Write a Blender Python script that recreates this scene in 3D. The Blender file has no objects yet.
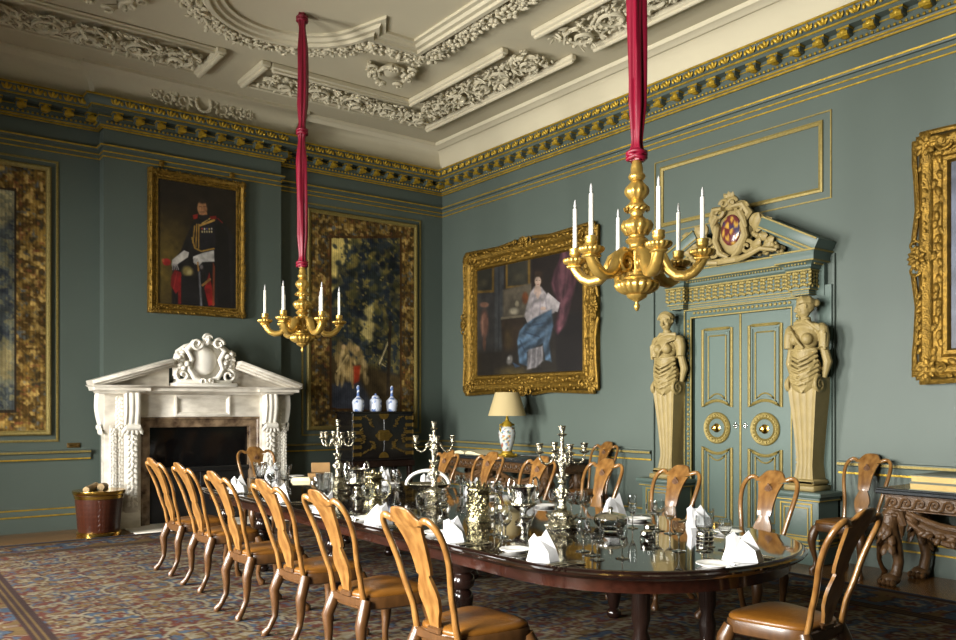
import bpy, bmesh, math, random
import numpy as np
from mathutils import Vector, Matrix, Euler
random.seed(7)
PI = math.pi
sc = bpy.context.scene
COL = sc.collection
I4 = Matrix.Identity(4)

# ------------------------------------------------------------------ mesh builder
def sph_template(nu, nv):
    V = [(0, 0, 1)]
    for j in range(1, nv):
        t = PI * j / nv
        for i in range(nu):
            p = 2 * PI * i / nu
            V.append((math.sin(t) * math.cos(p), math.sin(t) * math.sin(p), math.cos(t)))
    V.append((0, 0, -1))
    F = []
    for i in range(nu):
        F.append((0, 1 + i, 1 + (i + 1) % nu))
    for j in range(nv - 2):
        a = 1 + j * nu
        for i in range(nu):
            F.append((a + i, a + nu + i, a + nu + (i + 1) % nu, a + (i + 1) % nu))
    a = 1 + (nv - 2) * nu
    for i in range(nu):
        F.append((a + i, len(V) - 1, a + (i + 1) % nu))
    return np.array(V), F
SPH = {k: sph_template(*k) for k in ((6, 4), (8, 6), (12, 8), (20, 14))}

class MB:
    def __init__(s):
        s.v = []; s.f = []; s.m = []; s.n = 0; s.mi = 0; s.M = None
    def add(s, V, F):
        V = np.asarray(V, float)
        if s.M is not None:
            A = np.array(s.M); V = V @ A[:3, :3].T + A[:3, 3]
        s.v.append(V); o = s.n
        s.f.extend([tuple(i + o for i in f) for f in F]); s.m.extend([s.mi] * len(F)); s.n += len(V)
    def box(s, x0, x1, y0, y1, z0, z1, c=0.0):
        if c <= 0:
            V = [(x, y, z) for z in (z0, z1) for y in (y0, y1) for x in (x0, x1)]
            F = [(0, 2, 3, 1), (4, 5, 7, 6), (0, 1, 5, 4), (2, 6, 7, 3), (0, 4, 6, 2), (1, 3, 7, 5)]
            s.add(V, F); return
        rings = []
        for z, k in ((z0, c), (z0 + c, 0), (z1 - c, 0), (z1, c)):
            a0, a1, b0, b1 = x0 + k, x1 - k, y0 + k, y1 - k
            rings.append([(a0 + c, b0, z), (a1 - c, b0, z), (a1, b0 + c, z), (a1, b1 - c, z), (a1 - c, b1, z), (a0 + c, b1, z), (a0, b1 - c, z), (a0, b0 + c, z)])
        s.rings(rings, True, True)
    def rings(s, R, cap0=True, cap1=True, closed=True):
        n = len(R[0]); V = [p for r in R for p in r]; F = []
        for j in range(len(R) - 1):
            for i in range(n if closed else n - 1):
                a = j * n + i; b = j * n + (i + 1) % n
                F.append((a, b, b + n, a + n))
        if cap0: F.append(tuple(range(n - 1, -1, -1)))
        if cap1: F.append(tuple(range((len(R) - 1) * n, len(R) * n)))
        s.add(V, F)
    def lathe(s, prof, seg=20, c=(0, 0, 0), lobes=0, amp=0.0, rng=None, sx=1, sy=1):
        R = []
        for k, (r, z) in enumerate(prof):
            ring = []
            for i in range(seg):
                a = 2 * PI * i / seg; rr = r
                if lobes and (rng is None or rng[0] <= k <= rng[1]): rr = r * (1 + amp * (abs(math.cos(lobes * a / 2)) - .5))
                ring.append((c[0] + rr * math.cos(a) * sx, c[1] + rr * math.sin(a) * sy, c[2] + z))
            R.append(ring)
        s.rings(R, True, True)
    def tube(s, pts, rad, seg=8, up=(0, 0, 1), sq=1.0, caps=True, closed=False):
        P = [Vector(p) for p in pts]; n = len(P); R = []
        up = Vector(up)
        for k in range(n):
            if closed: t = P[(k + 1) % n] - P[k - 1]
            else: t = P[min(k + 1, n - 1)] - P[max(k - 1, 0)]
            if t.length < 1e-9: t = Vector((0, 0, 1))
            t.normalize()
            sd = t.cross(up)
            if sd.length < 1e-3: sd = t.cross(Vector((1, .3, .1)))
            sd.normalize(); u2 = sd.cross(t)
            r = rad[k] if isinstance(rad, (list, tuple)) and len(rad) == n and not (n == 2 and False) else rad
            ra, rb = r if isinstance(r, (list, tuple)) else (r, r)
            ring = []
            for i in range(seg):
                a = 2 * PI * (i + .5) / seg; ca, sa = math.cos(a), math.sin(a)
                if sq != 1.0:
                    ca = math.copysign(abs(ca) ** sq, ca); sa = math.copysign(abs(sa) ** sq, sa)
                ring.append(tuple(P[k] + sd * (ra * ca) + u2 * (rb * sa)))
            R.append(ring)
        if closed: R.append(R[0]); caps = False
        s.rings(R, caps, caps)
    def ell(s, c, r, rot=None, q=(8, 6)):
        V, F = SPH[q]
        r = (r, r, r) if not isinstance(r, (list, tuple)) else r
        W = V * np.array(r)
        if rot is not None: W = W @ np.array(rot.to_3x3()).T
        s.add(W + np.array(c), F)
    def prism(s, pts, h0, h1, ax=2):
        def mk(p, h): return (p[0], p[1], h) if ax == 2 else ((p[0], h, p[1]) if ax == 1 else (h, p[0], p[1]))
        s.rings([[mk(p, h0) for p in pts], [mk(p, h1) for p in pts]])
    def frame(s, w, h, prof, c=(0, 0, 0), ctop=None):
        R = []
        for (d, n) in prof:
            R.append([(c[0] - w / 2 + d, c[1] - h / 2 + d, c[2] + n), (c[0] + w / 2 - d, c[1] - h / 2 + d, c[2] + n), (c[0] + w / 2 - d, c[1] + h / 2 - d, c[2] + n), (c[0] - w / 2 + d, c[1] + h / 2 - d, c[2] + n)])
        s.rings(R, False, False)
    def run(s, path, prof, sgn=1, caps=True):
        # moulding along a plan polyline; profile (d, z), d to the right of travel
        n = len(path); nm = []
        for i in range(n - 1):
            dx, dy = path[i + 1][0] - path[i][0], path[i + 1][1] - path[i][1]; L = math.hypot(dx, dy)
            nm.append((sgn * dy / L, -sgn * dx / L))
        R = []
        for k in range(n):
            a = nm[max(k - 1, 0)]; b = nm[min(k, n - 2)]
            q = 1 + a[0] * b[0] + a[1] * b[1]
            m = ((a[0] + b[0]) / q, (a[1] + b[1]) / q)
            R.append([(path[k][0] + m[0] * d, path[k][1] + m[1] * d, z) for d, z in prof])
        s.rings(R, caps, caps, True)
    def build(s, name, mats, parent=None, smooth=40, label=None):
        me = bpy.data.meshes.new(name)
        V = np.concatenate(s.v) if s.v else np.zeros((0, 3))
        me.from_pydata(V.tolist(), [], s.f)
        if not isinstance(mats, (list, tuple)): mats = [mats]
        for m in mats: me.materials.append(m)
        if len(mats) > 1: me.polygons.foreach_set('material_index', s.m)
        fin(me, smooth)
        o = bpy.data.objects.new(name, me); COL.objects.link(o)
        if parent is not None: o.parent = parent
        if label: o['label'] = label
        return o

def fin(me, smooth=40, recalc=True):
    if recalc:
        bm = bmesh.new(); bm.from_mesh(me); bmesh.ops.recalc_face_normals(bm, faces=bm.faces); bm.to_mesh(me); bm.free()
    me.polygons.foreach_set('use_smooth', [smooth > 0] * len(me.polygons))
    if 0 < smooth < 179: me.set_sharp_from_angle(angle=math.radians(smooth))
    me.update()

def remeshed(mb, name, mat, parent, voxel=.008, it=3, label=None):
    o = mb.build(name + '_src', mat, None, 0)
    m = o.modifiers.new('r', 'REMESH'); m.mode = 'VOXEL'; m.voxel_size = voxel
    if it:
        q = o.modifiers.new('s', 'SMOOTH'); q.iterations = it; q.factor = .5
    bpy.context.view_layer.update()
    me = bpy.data.meshes.new_from_object(o.evaluated_get(bpy.context.evaluated_depsgraph_get()))
    me.name = name
    bpy.data.objects.remove(o)
    me.materials.clear(); me.materials.append(mat); fin(me, 180, False)
    r = bpy.data.objects.new(name, me); COL.objects.link(r)
    if parent is not None: r.parent = parent
    if label: r['label'] = label
    return r

def tag(o, label, cat, group=None):
    o['label'] = label; o['category'] = cat
    if group: o['group'] = group
    return o
def place(o, loc=(0, 0, 0), R=None, rz=0.0):
    M = Matrix.Translation(Vector(loc)) @ (R if R is not None else Matrix.Rotation(rz, 4, 'Z'))
    o.matrix_world = M
    return o
def thing(name, label, cat, loc=(0, 0, 0), R=None, rz=0.0, group=None):
    o = bpy.data.objects.new(name, None); COL.objects.link(o); o.empty_display_size = .1
    place(o, loc, R, rz)
    return tag(o, label, cat, group)
def struct(o):
    o['kind'] = 'structure'; return o
def copy_tree(o, parent=None):
    c = o.copy(); COL.objects.link(c)
    if parent is not None:
        c.parent = parent; c.matrix_parent_inverse = o.matrix_parent_inverse.copy()
    for ch in list(o.children): copy_tree(ch, c)
    return c
def another(o, loc, rz=0.0, label=None, group=None, R=None):
    c = copy_tree(o); place(c, loc, R, rz)
    if label: c['label'] = label
    if group: c['group'] = group
    return c
def basis(U, V, N):
    return Matrix(((U[0], V[0], N[0], 0), (U[1], V[1], N[1], 0), (U[2], V[2], N[2], 0), (0, 0, 0, 1)))
R_B = basis((1, 0, 0), (0, 0, 1), (0, -1, 0))     # back wall: u right, v up, n into the room
R_R = basis((0, -1, 0), (0, 0, 1), (-1, 0, 0))    # right wall
SWAP = Matrix(((1, 0, 0, 0), (0, 0, 1, 0), (0, 1, 0, 0), (0, 0, 0, 1)))  # plan mouldings inside a wall frame

# ------------------------------------------------------------------ materials
def s2l(c):
    return tuple(((x / 255) / 12.92 if x / 255 <= .04045 else ((x / 255 + .055) / 1.055) ** 2.4) for x in c)
def mat(name, rgb, rough=.5, metal=0.0, var=0.0, vs=8.0, vcol=None, bump=0.0, bs=40.0, stretch=(1, 1, 1), coat=0.0, spec=.5, sheen=0.0, sub=0.0, trans=0.0, ior=1.45, detail=4):
    m = bpy.data.materials.new(name); m.use_nodes = True
    nt = m.node_tree; b = nt.nodes['Principled BSDF']
    c = s2l(rgb); b.inputs['Base Color'].default_value = (*c, 1)
    b.inputs['Roughness'].default_value = rough; b.inputs['Metallic'].default_value = metal
    b.inputs['Specular IOR Level'].default_value = spec; b.inputs['Coat Weight'].default_value = coat; b.inputs['Coat Roughness'].default_value = .08
    b.inputs['Sheen Weight'].default_value = sheen
    b.inputs['Transmission Weight'].default_value = trans; b.inputs['IOR'].default_value = ior
    if var or bump:
        tc = nt.nodes.new('ShaderNodeTexCoord'); mp = nt.nodes.new('ShaderNodeMapping'); mp.inputs['Scale'].default_value = stretch
        nt.links.new(tc.outputs['Object'], mp.inputs[0])
    if var:
        n = nt.nodes.new('ShaderNodeTexNoise'); n.inputs['Scale'].default_value = vs; n.inputs['Detail'].default_value = detail
        nt.links.new(mp.outputs[0], n.inputs['Vector'])
        r = nt.nodes.new('ShaderNodeValToRGB'); r.color_ramp.elements[0].position = .32; r.color_ramp.elements[1].position = .68
        d = s2l(vcol) if vcol else tuple(x * (1 - var) for x in c)
        r.color_ramp.elements[0].color = (*d, 1); r.color_ramp.elements[1].color = (*c, 1)
        nt.links.new(n.outputs[0], r.inputs[0]); nt.links.new(r.outputs[0], b.inputs['Base Color'])
    if bump:
        n = nt.nodes.new('ShaderNodeTexNoise'); n.inputs['Scale'].default_value = bs; n.inputs['Detail'].default_value = 3
        nt.links.new(mp.outputs[0], n.inputs['Vector'])
        p = nt.nodes.new('ShaderNodeBump'); p.inputs['Strength'].default_value = bump; p.inputs['Distance'].default_value = .02
        nt.links.new(n.outputs[0], p.inputs['Height']); nt.links.new(p.outputs[0], b.inputs['Normal'])
    return m

GREEN = mat('green_wall_paint', (80, 90, 83), .5, var=.05, vs=1.5, spec=.35)
GREEN_D = mat('green_door_paint', (80, 95, 88), .42, var=.06, vs=3, spec=.4)
GOLD = mat('gilding', (190, 156, 48), .45, .5, var=.4, vs=14, bump=.25, bs=60)
GOLD_L = mat('gilt_lines', (176, 150, 74), .45, .6, var=.25, vs=25)
GOLD_P = mat('pale_gilt', (138, 122, 66), .5, .35, var=.3, vs=40, bump=.3, bs=90)
GOLD_F = mat('frame_gilding', (146, 114, 46), .42, .75, var=.5, vs=20, bump=.5, bs=70)
GOLD_C = mat('chandelier_gilding', (200, 164, 84), .32, .75, var=.2, vs=25, bump=.12, bs=50)
STONE = mat('buff_painted_carving', (140, 123, 78), .55, var=.15, vs=10, bump=.15, bs=60)
PLASTER = mat('cream_plaster', (208, 199, 172), .8, var=.04, vs=2, spec=.2)
CREAM = mat('cream_ceiling_paint', (202, 193, 166), .8, var=.05, vs=1, spec=.2)
MARBLE = mat('white_marble', (236, 230, 217), .35, var=.3, vs=4, vcol=(190, 182, 168), stretch=(1, 2.2, 1), detail=8)
MARBLE2 = mat('white_carved_marble', (236, 231, 219), .4, var=.1, vs=8)
BMARBLE = mat('brown_marble', (146, 124, 98), .2, var=.6, vs=8, vcol=(66, 50, 38), detail=8)
BLACK = mat('polished_black', (12, 12, 13), .08)
IRON = mat('black_iron', (22, 22, 23), .35)
MAHOG = mat('mahogany', (46, 21, 13), .15, var=.5, vs=6, stretch=(6, .6, 6), coat=.4)
MAHTOP = mat('polished_mahogany_top', (26, 14, 10), .04, var=.5, vs=5, stretch=(5, .5, 5), coat=.5)
DARKMAH = mat('dark_turned_mahogany', (28, 16, 12), .2, var=.3, vs=8, coat=.4)
WALNUT = mat('golden_walnut', (128, 92, 47), .28, var=.45, vs=9, vcol=(94, 61, 26), stretch=(3, 3, .7), coat=.35)
WALNUT2 = mat('dark_walnut_edges', (80, 52, 25), .34, var=.4, vs=9, stretch=(3, 3, .7), coat=.12)
LEATHER = mat('ochre_leather', (108, 68, 20), .36, var=.25, vs=7, bump=.12, bs=50)
CARVED = mat('carved_brown_wood', (92, 66, 40), .38, var=.4, vs=18, bump=.3, bs=50)
SLATE = mat('dark_marble_slab', (40, 44, 47), .25, var=.3, vs=10)
SILVER = mat('silver', (222, 220, 212), .13, 1.0, bump=.05, bs=120)
SILVER_C = mat('chased_silver', (168, 163, 144), .25, 1.0, bump=.7, bs=70)
SILGILT = mat('silver_gilt', (150, 142, 110), .26, 1.0, var=.15, vs=30, bump=.4, bs=80)
GLASS = mat('clear_crystal', (250, 252, 252), .01, trans=1.0, ior=1.47)
LINEN = mat('white_linen', (226, 226, 226), .8, bump=.05, bs=60, spec=.2)
CHINA = mat('white_china', (240, 238, 232), .12, coat=.3)
SILK = mat('crimson_silk', (124, 8, 38), .45, var=.3, vs=14, stretch=(1, 1, .15))
LACQ = mat('black_lacquer', (20, 19, 18), .18, var=.3, vs=5)
LGOLD = mat('lacquer_gilt', (104, 82, 30), .45, .4, var=.4, vs=30)
BRASS = mat('polished_brass', (212, 172, 84), .2, 1.0)
WAX = mat('white_candle', (242, 240, 228), .5, sub=.2)
BULB = mat('clear_bulb', (240, 240, 240), .08, trans=.55, ior=1.3)
LOG = mat('pale_log', (176, 150, 110), .9, var=.5, vs=12, bump=.5, bs=30)
SHADE = mat('cream_lampshade', (172, 155, 112), .8)
PAPER = mat('book_page', (226, 214, 176), .8, var=.1, vs=30)
BIND = mat('grey_binding', (108, 112, 98), .6, var=.1)
TAN = mat('tan_wood', (150, 116, 72), .6, var=.2, vs=10)
BUCKETW = mat('bucket_mahogany', (76, 36, 19), .3, var=.35, vs=7, stretch=(4, 4, .6), coat=.3)

def vcol_mat(name, rough=.6, bump=0.0, bs=300, spec=.4, coat=0.0, weave=False):
    m = bpy.data.materials.new(name); m.use_nodes = True; nt = m.node_tree; b = nt.nodes['Principled BSDF']
    a = nt.nodes.new('ShaderNodeVertexColor'); a.layer_name = 'Col'
    nt.links.new(a.outputs[0], b.inputs['Base Color']); b.inputs['Roughness'].default_value = rough
    b.inputs['Specular IOR Level'].default_value = spec; b.inputs['Coat Weight'].default_value = coat; b.inputs['Coat Roughness'].default_value = .25
    if bump:
        tc = nt.nodes.new('ShaderNodeTexCoord'); n = nt.nodes.new('ShaderNodeTexNoise'); n.inputs['Scale'].default_value = bs
        nt.links.new(tc.outputs['Object'], n.inputs['Vector'])
        p = nt.nodes.new('ShaderNodeBump'); p.inputs['Strength'].default_value = bump; p.inputs['Distance'].default_value = .01
        nt.links.new(n.outputs[0], p.inputs['Height']); nt.links.new(p.outputs[0], b.inputs['Normal'])
    return m
OIL = vcol_mat('oil_paint', .5, .06, 60, coat=.1)
WOVEN = vcol_mat('woven_wool', .95, .3, 200, spec=.1)
PILE = vcol_mat('carpet_wool', .97, .4, 150, spec=.05)
FROST = mat('bright_matt_silver', (238, 235, 225), .5, .6)
ENAMEL = vcol_mat('painted_porcelain', .12, coat=.3)

def parquet():
    m = bpy.data.materials.new('oak_parquet'); m.use_nodes = True; nt = m.node_tree; b = nt.nodes['Principled BSDF']
    tc = nt.nodes.new('ShaderNodeTexCoord'); br = nt.nodes.new('ShaderNodeTexBrick')
    br.inputs['Color1'].default_value = (*s2l((112, 78, 40)), 1); br.inputs['Color2'].default_value = (*s2l((92, 62, 30)), 1); br.inputs['Mortar'].default_value = (*s2l((56, 38, 20)), 1)
    br.inputs['Scale'].default_value = 1; br.inputs['Brick Width'].default_value = 1.4; br.inputs['Row Height'].default_value = .12; br.inputs['Mortar Size'].default_value = .003
    nt.links.new(tc.outputs['Object'], br.inputs['Vector']); nt.links.new(br.outputs[0], b.inputs['Base Color']); b.inputs['Roughness'].default_value = .25
    return m
def pane_mat():
    m = bpy.data.materials.new('window_glass'); m.use_nodes = True; nt = m.node_tree
    nt.nodes.remove(nt.nodes['Principled BSDF'])
    t = nt.nodes.new('ShaderNodeBsdfTransparent'); g = nt.nodes.new('ShaderNodeBsdfGlossy'); g.inputs['Roughness'].default_value = .02
    x = nt.nodes.new('ShaderNodeMixShader'); x.inputs[0].default_value = .06
    nt.links.new(t.outputs[0], x.inputs[1]); nt.links.new(g.outputs[0], x.inputs[2]); nt.links.new(x.outputs[0], nt.nodes['Material Output'].inputs[0])
    return m
def weave_mat(name, rgb, rgb2):
    m = bpy.data.materials.new(name); m.use_nodes = True; nt = m.node_tree; b = nt.nodes['Principled BSDF']
    tc = nt.nodes.new('ShaderNodeTexCoord'); mp = nt.nodes.new('ShaderNodeMapping'); mp.inputs['Rotation'].default_value = (0, 0, .785)
    ck = nt.nodes.new('ShaderNodeTexChecker'); ck.inputs['Scale'].default_value = 46
    ck.inputs['Color1'].default_value = (*s2l(rgb), 1); ck.inputs['Color2'].default_value = (*s2l(rgb2), 1)
    nt.links.new(tc.outputs['UV'], mp.inputs[0]); nt.links.new(mp.outputs[0], ck.inputs[0]); nt.links.new(ck.outputs[0], b.inputs['Base Color'])
    b.inputs['Roughness'].default_value = .35
    p = nt.nodes.new('ShaderNodeBump'); p.inputs['Strength'].default_value = .5; p.inputs['Distance'].default_value = .004
    nt.links.new(ck.outputs[1], p.inputs['Height']); nt.links.new(p.outputs[0], b.inputs['Normal'])
    return m

# ------------------------------------------------------------------ painter for pictures, tapestries and the rug
rngs = np.random.RandomState(11)
def vnoise(h, w, fy, fx, seed):
    r = np.random.RandomState(seed); g = r.rand(int(fy) + 3, int(fx) + 3)
    y = np.linspace(0, fy, h); x = np.linspace(0, fx, w)
    yi = y.astype(int); xi = x.astype(int); ty = (y - yi)[:, None]; tx = (x - xi)[None, :]
    ty = ty * ty * (3 - 2 * ty); tx = tx * tx * (3 - 2 * tx)
    a = g[yi][:, xi]; b = g[yi][:, xi + 1]; c = g[yi + 1][:, xi]; d = g[yi + 1][:, xi + 1]
    return (a * (1 - tx) + b * tx) * (1 - ty) + (c * (1 - tx) + d * tx) * ty
def fbm(h, w, fy, fx, seed, o=4):
    s = 0; t = 0
    for k in range(o):
        if fy * 2 ** k > h or fx * 2 ** k > w: break
        s = s + vnoise(h, w, fy * 2 ** k, fx * 2 ** k, seed + k) * .5 ** k; t += .5 ** k
    return s / t
class Pic:
    # picture in the coordinates given by its four corners (TL, TR, BL, BR)
    def __init__(s, w, h, corners):
        s.w, s.h = w, h
        u = np.linspace(0, 1, w)[None, :]; v = np.linspace(0, 1, h)[:, None]   # v=0 top
        TL, TR, BL, BR = [np.array(c, float) for c in corners]
        s.X = (TL[0] * (1 - u) + TR[0] * u) * (1 - v) + (BL[0] * (1 - u) + BR[0] * u) * v
        s.Y = (TL[1] * (1 - u) + TR[1] * u) * (1 - v) + (BL[1] * (1 - u) + BR[1] * u) * v
        s.C = np.zeros((h, w, 3))
    def mix(s, m, col):
        m = np.clip(m, 0, 1)[:, :, None]; s.C = s.C * (1 - m) + np.asarray(col, float) * m
    def ell(s, cx, cy, rx, ry, col, ang=0, soft=.25, a=1):
        c, n = math.cos(math.radians(ang)), math.sin(math.radians(ang))
        x, y = s.X - cx, s.Y - cy; p = (x * c + y * n) / rx; q = (-x * n + y * c) / ry
        s.mix((1 - np.sqrt(p * p + q * q)) / soft * a if a == 1 else np.clip((1 - np.sqrt(p * p + q * q)) / soft, 0, 1) * a, col)
    def poly(s, pts, col, soft=1.5, a=1):
        ins = np.zeros(s.X.shape, bool); dm = np.full(s.X.shape, 1e9); n = len(pts)
        for i in range(n):
            x0, y0 = pts[i]; x1, y1 = pts[(i + 1) % n]
            c = ((y0 > s.Y) != (y1 > s.Y)) & (s.X < (x1 - x0) * (s.Y - y0) / ((y1 - y0) or 1e-9) + x0); ins ^= c
            dx, dy = x1 - x0, y1 - y0; t = np.clip(((s.X - x0) * dx + (s.Y - y0) * dy) / (dx * dx + dy * dy + 1e-9), 0, 1)
            dm = np.minimum(dm, np.hypot(s.X - x0 - t * dx, s.Y - y0 - t * dy))
        s.mix(np.clip(.5 + np.where(ins, dm, -dm) / (2 * soft), 0, 1) * a, col)
    def cloth(s, pts, col, ang, freq, amp, seed, soft=2.0):
        c = np.array(col, float); n = fbm(s.h, s.w, 6, 6, seed, 3); a = math.radians(ang)
        f = np.sin((s.X * math.cos(a) + s.Y * math.sin(a)) * freq + 9 * n) * .6 + np.sin((s.X * math.cos(a + .5) + s.Y * math.sin(a + .5)) * freq * .45 + 7 * n) * .4
        s.poly(pts, c[None, None, :] * (1 + amp * f)[:, :, None], soft)
    def line(s, pts, wd, col, a=1, soft=1.0):
        dm = np.full(s.X.shape, 1e9)
        for (x0, y0), (x1, y1) in zip(pts[:-1], pts[1:]):
            dx, dy = x1 - x0, y1 - y0; t = np.clip(((s.X - x0) * dx + (s.Y - y0) * dy) / (dx * dx + dy * dy + 1e-9), 0, 1)
            dm = np.minimum(dm, np.hypot(s.X - x0 - t * dx, s.Y - y0 - t * dy))
        s.mix(np.clip(.5 + (wd / 2 - dm) / soft, 0, 1) * a, col)
    def mesh(s, name, W, H, material, parent=None, n=0.0, k=1.0):
        f = fbm(s.h, s.w, s.h / 9, s.w / 9, 77, 3); g = fbm(s.h, s.w, 5, 5, 99, 2); s.C = s.C * k * (1 + .55 * (f - .5) + .4 * (g - .5))[:, :, None]
        return grid_colour(name, s.C, W, H, material, parent, n)
def grid_colour(name, C, W, H, material, parent=None, n=0.0, thick=.012):
    h, w = C.shape[:2]
    xs = np.linspace(-W / 2, W / 2, w); ys = np.linspace(H / 2, -H / 2, h)
    V = np.zeros((h, w, 3)); V[:, :, 0] = xs[None, :]; V[:, :, 1] = ys[:, None]; V[:, :, 2] = n
    idx = np.arange(h * w).reshape(h, w)
    Q = np.stack([idx[:-1, :-1], idx[1:, :-1], idx[1:, 1:], idx[:-1, 1:]], -1).reshape(-1, 4)
    nv = h * w
    B = np.array([(-W / 2, H / 2, n - thick), (-W / 2, -H / 2, n - thick), (W / 2, -H / 2, n - thick), (W / 2, H / 2, n - thick)])
    cr = [idx[0, 0], idx[-1, 0], idx[-1, -1], idx[0, -1]]
    ext = [list(idx[:, 0]) + [nv + 1, nv], list(idx[-1, :]) + [nv + 2, nv + 1], list(idx[::-1, -1]) + [nv + 3, nv + 2], list(idx[0, ::-1]) + [nv, nv + 3], [nv, nv + 1, nv + 2, nv + 3][::-1]]
    ext = [[int(i) for i in e][::-1] for e in ext[:4]] + [ext[4]]
    me = bpy.data.meshes.new(name)
    me.from_pydata(np.concatenate([V.reshape(-1, 3), B]).tolist(), [], Q.tolist() + ext)
    at = me.color_attributes.new('Col', 'FLOAT_COLOR', 'POINT')
    c = np.clip(C, 0, 255) / 255; c = np.where(c <= .04045, c / 12.92, ((c + .055) / 1.055) ** 2.4).reshape(-1, 3)
    c = np.concatenate([c, np.tile(c.mean(0), (4, 1))])
    at.data.foreach_set('color', np.concatenate([c, np.ones((len(c), 1))], 1).astype(np.float32).ravel())
    me.materials.append(material)
    o = bpy.data.objects.new(name, me); COL.objects.link(o)
    if parent is not None: o.parent = parent
    return o
def colour_by(o, fn):
    me = o.data; at = me.color_attributes.new('Col', 'FLOAT_COLOR', 'POINT')
    d = []
    for v in me.vertices: d += [*s2l(fn(v.co)), 1]
    at.data.foreach_set('color', d)

# ------------------------------------------------------------------ ornament
def leaf(mb, p, d, L, w, n=(0, 0, 1), lift=.35, q=(6, 4)):
    d = Vector(d).normalized(); n = Vector(n); sd = d.cross(n).normalized(); n2 = sd.cross(d)
    R = Matrix((d, sd, n2)).transposed().to_4x4() @ Matrix.Rotation(-lift, 4, 'Y')
    c = Vector(p) + (R.to_3x3() @ Vector((L * .5, 0, 0)))
    mb.ell(c, (L * .55, w * .55, w * .32), R, q)
def spiral(mb, c, r, turns, a0, sgn, rad, dep, seg=6, nst=22):
    pts = []; rr = []
    for k in range(nst + 1):
        t = k / nst; a = a0 + sgn * turns * 2 * PI * t; q = r * (1 - .82 * t)
        pts.append((c[0] + q * math.cos(a), c[1] + q * math.sin(a), c[2] + dep * (.55 + .45 * t))); rr.append(rad * (1 - .35 * t))
    mb.tube(pts, rr, seg, (0, 0, 1))
def rosette(mb, c, r, n=6):
    for k in range(n):
        a = 2 * PI * k / n; leaf(mb, (c[0], c[1], c[2]), (math.cos(a), math.sin(a), 0), r, r * .6, lift=.3)
    mb.ell((c[0], c[1], c[2] + r * .15), r * .28, q=(6, 4))
def rinceau(mb, x0, x1, y, W, dep, rnd, dense=1.0):
    L = x1 - x0; n = max(1, round(abs(L) / (W * .95))); st = L / n
    pts = [(x0 + L * k / (n * 8), y + .3 * W * math.sin(PI * k / 8), dep * .5) for k in range(n * 8 + 1)]
    mb.tube(pts, W * .05, 6)
    for i in range(n):
        cx = x0 + st * (i + .5); s = 1 if i % 2 == 0 else -1
        spiral(mb, (cx, y - s * .02 * W, 0), W * .36, 1.35, s * PI / 2 + rnd.uniform(-.3, .3), s * (1 if st > 0 else -1), W * .05, dep)
        rosette(mb, (cx, y, dep * .6), W * .14)
        for k in range(int(34 * dense)):
            leaf(mb, (cx + st * rnd.uniform(-.5, .5), y + W * rnd.uniform(-.42, .42), dep * rnd.uniform(.2, .6)), (rnd.uniform(-1, 1), rnd.uniform(-1, 1), 0), W * rnd.uniform(.1, .2), W * rnd.uniform(.06, .1), lift=rnd.uniform(.2, .9))
            if k % 3 == 0: mb.ell((cx + st * rnd.uniform(-.5, .5), y + W * rnd.uniform(-.38, .38), dep * rnd.uniform(.4, .8)), W * rnd.uniform(.03, .05), q=(6, 4))
        for k in range(int(13 * dense)):
            a = 2 * PI * k / (13 * dense) + rnd.uniform(-.2, .2); r = W * rnd.uniform(.30, .40)
            b = a + rnd.choice((-1, 1)) * rnd.uniform(.3, 1.1)
            leaf(mb, (cx + r * math.cos(a), y + r * math.sin(a), dep * .35), (math.cos(b), math.sin(b), 0), W * rnd.uniform(.12, .24), W * rnd.uniform(.07, .12), lift=rnd.uniform(.1, .6))
        for k in range(int(8 * dense)):
            leaf(mb, (cx + st * rnd.uniform(-.5, .5), y + W * rnd.choice((-1, 1)) * rnd.uniform(.28, .42), dep * .3), (rnd.uniform(-1, 1), rnd.uniform(-1, 1), 0), W * rnd.uniform(.1, .18), W * .08, lift=rnd.uniform(.1, .7))
def garland(mb, pts, w, rnd, dep, n=None):
    # leaf and fruit band along a polyline in (x, y)
    for (a, b) in zip(pts[:-1], pts[1:]):
        L = math.hypot(b[0] - a[0], b[1] - a[1]); k = max(1, int(L / (w * .055)))
        for i in range(k):
            t = (i + rnd.random()) / k; s = rnd.uniform(-.45, .45)
            dx, dy = (b[0] - a[0]) / L, (b[1] - a[1]) / L
            c = (a[0] + (b[0] - a[0]) * t - dy * w * s, a[1] + (b[1] - a[1]) * t + dx * w * s, dep * rnd.uniform(.3, .7))
            if rnd.random() < .4: mb.ell(c, w * rnd.uniform(.09, .15), q=(6, 4))
            else: leaf(mb, c, (rnd.uniform(-1, 1), rnd.uniform(-1, 1), 0), w * rnd.uniform(.2, .32), w * .2, lift=rnd.uniform(.05, .4))
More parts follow.
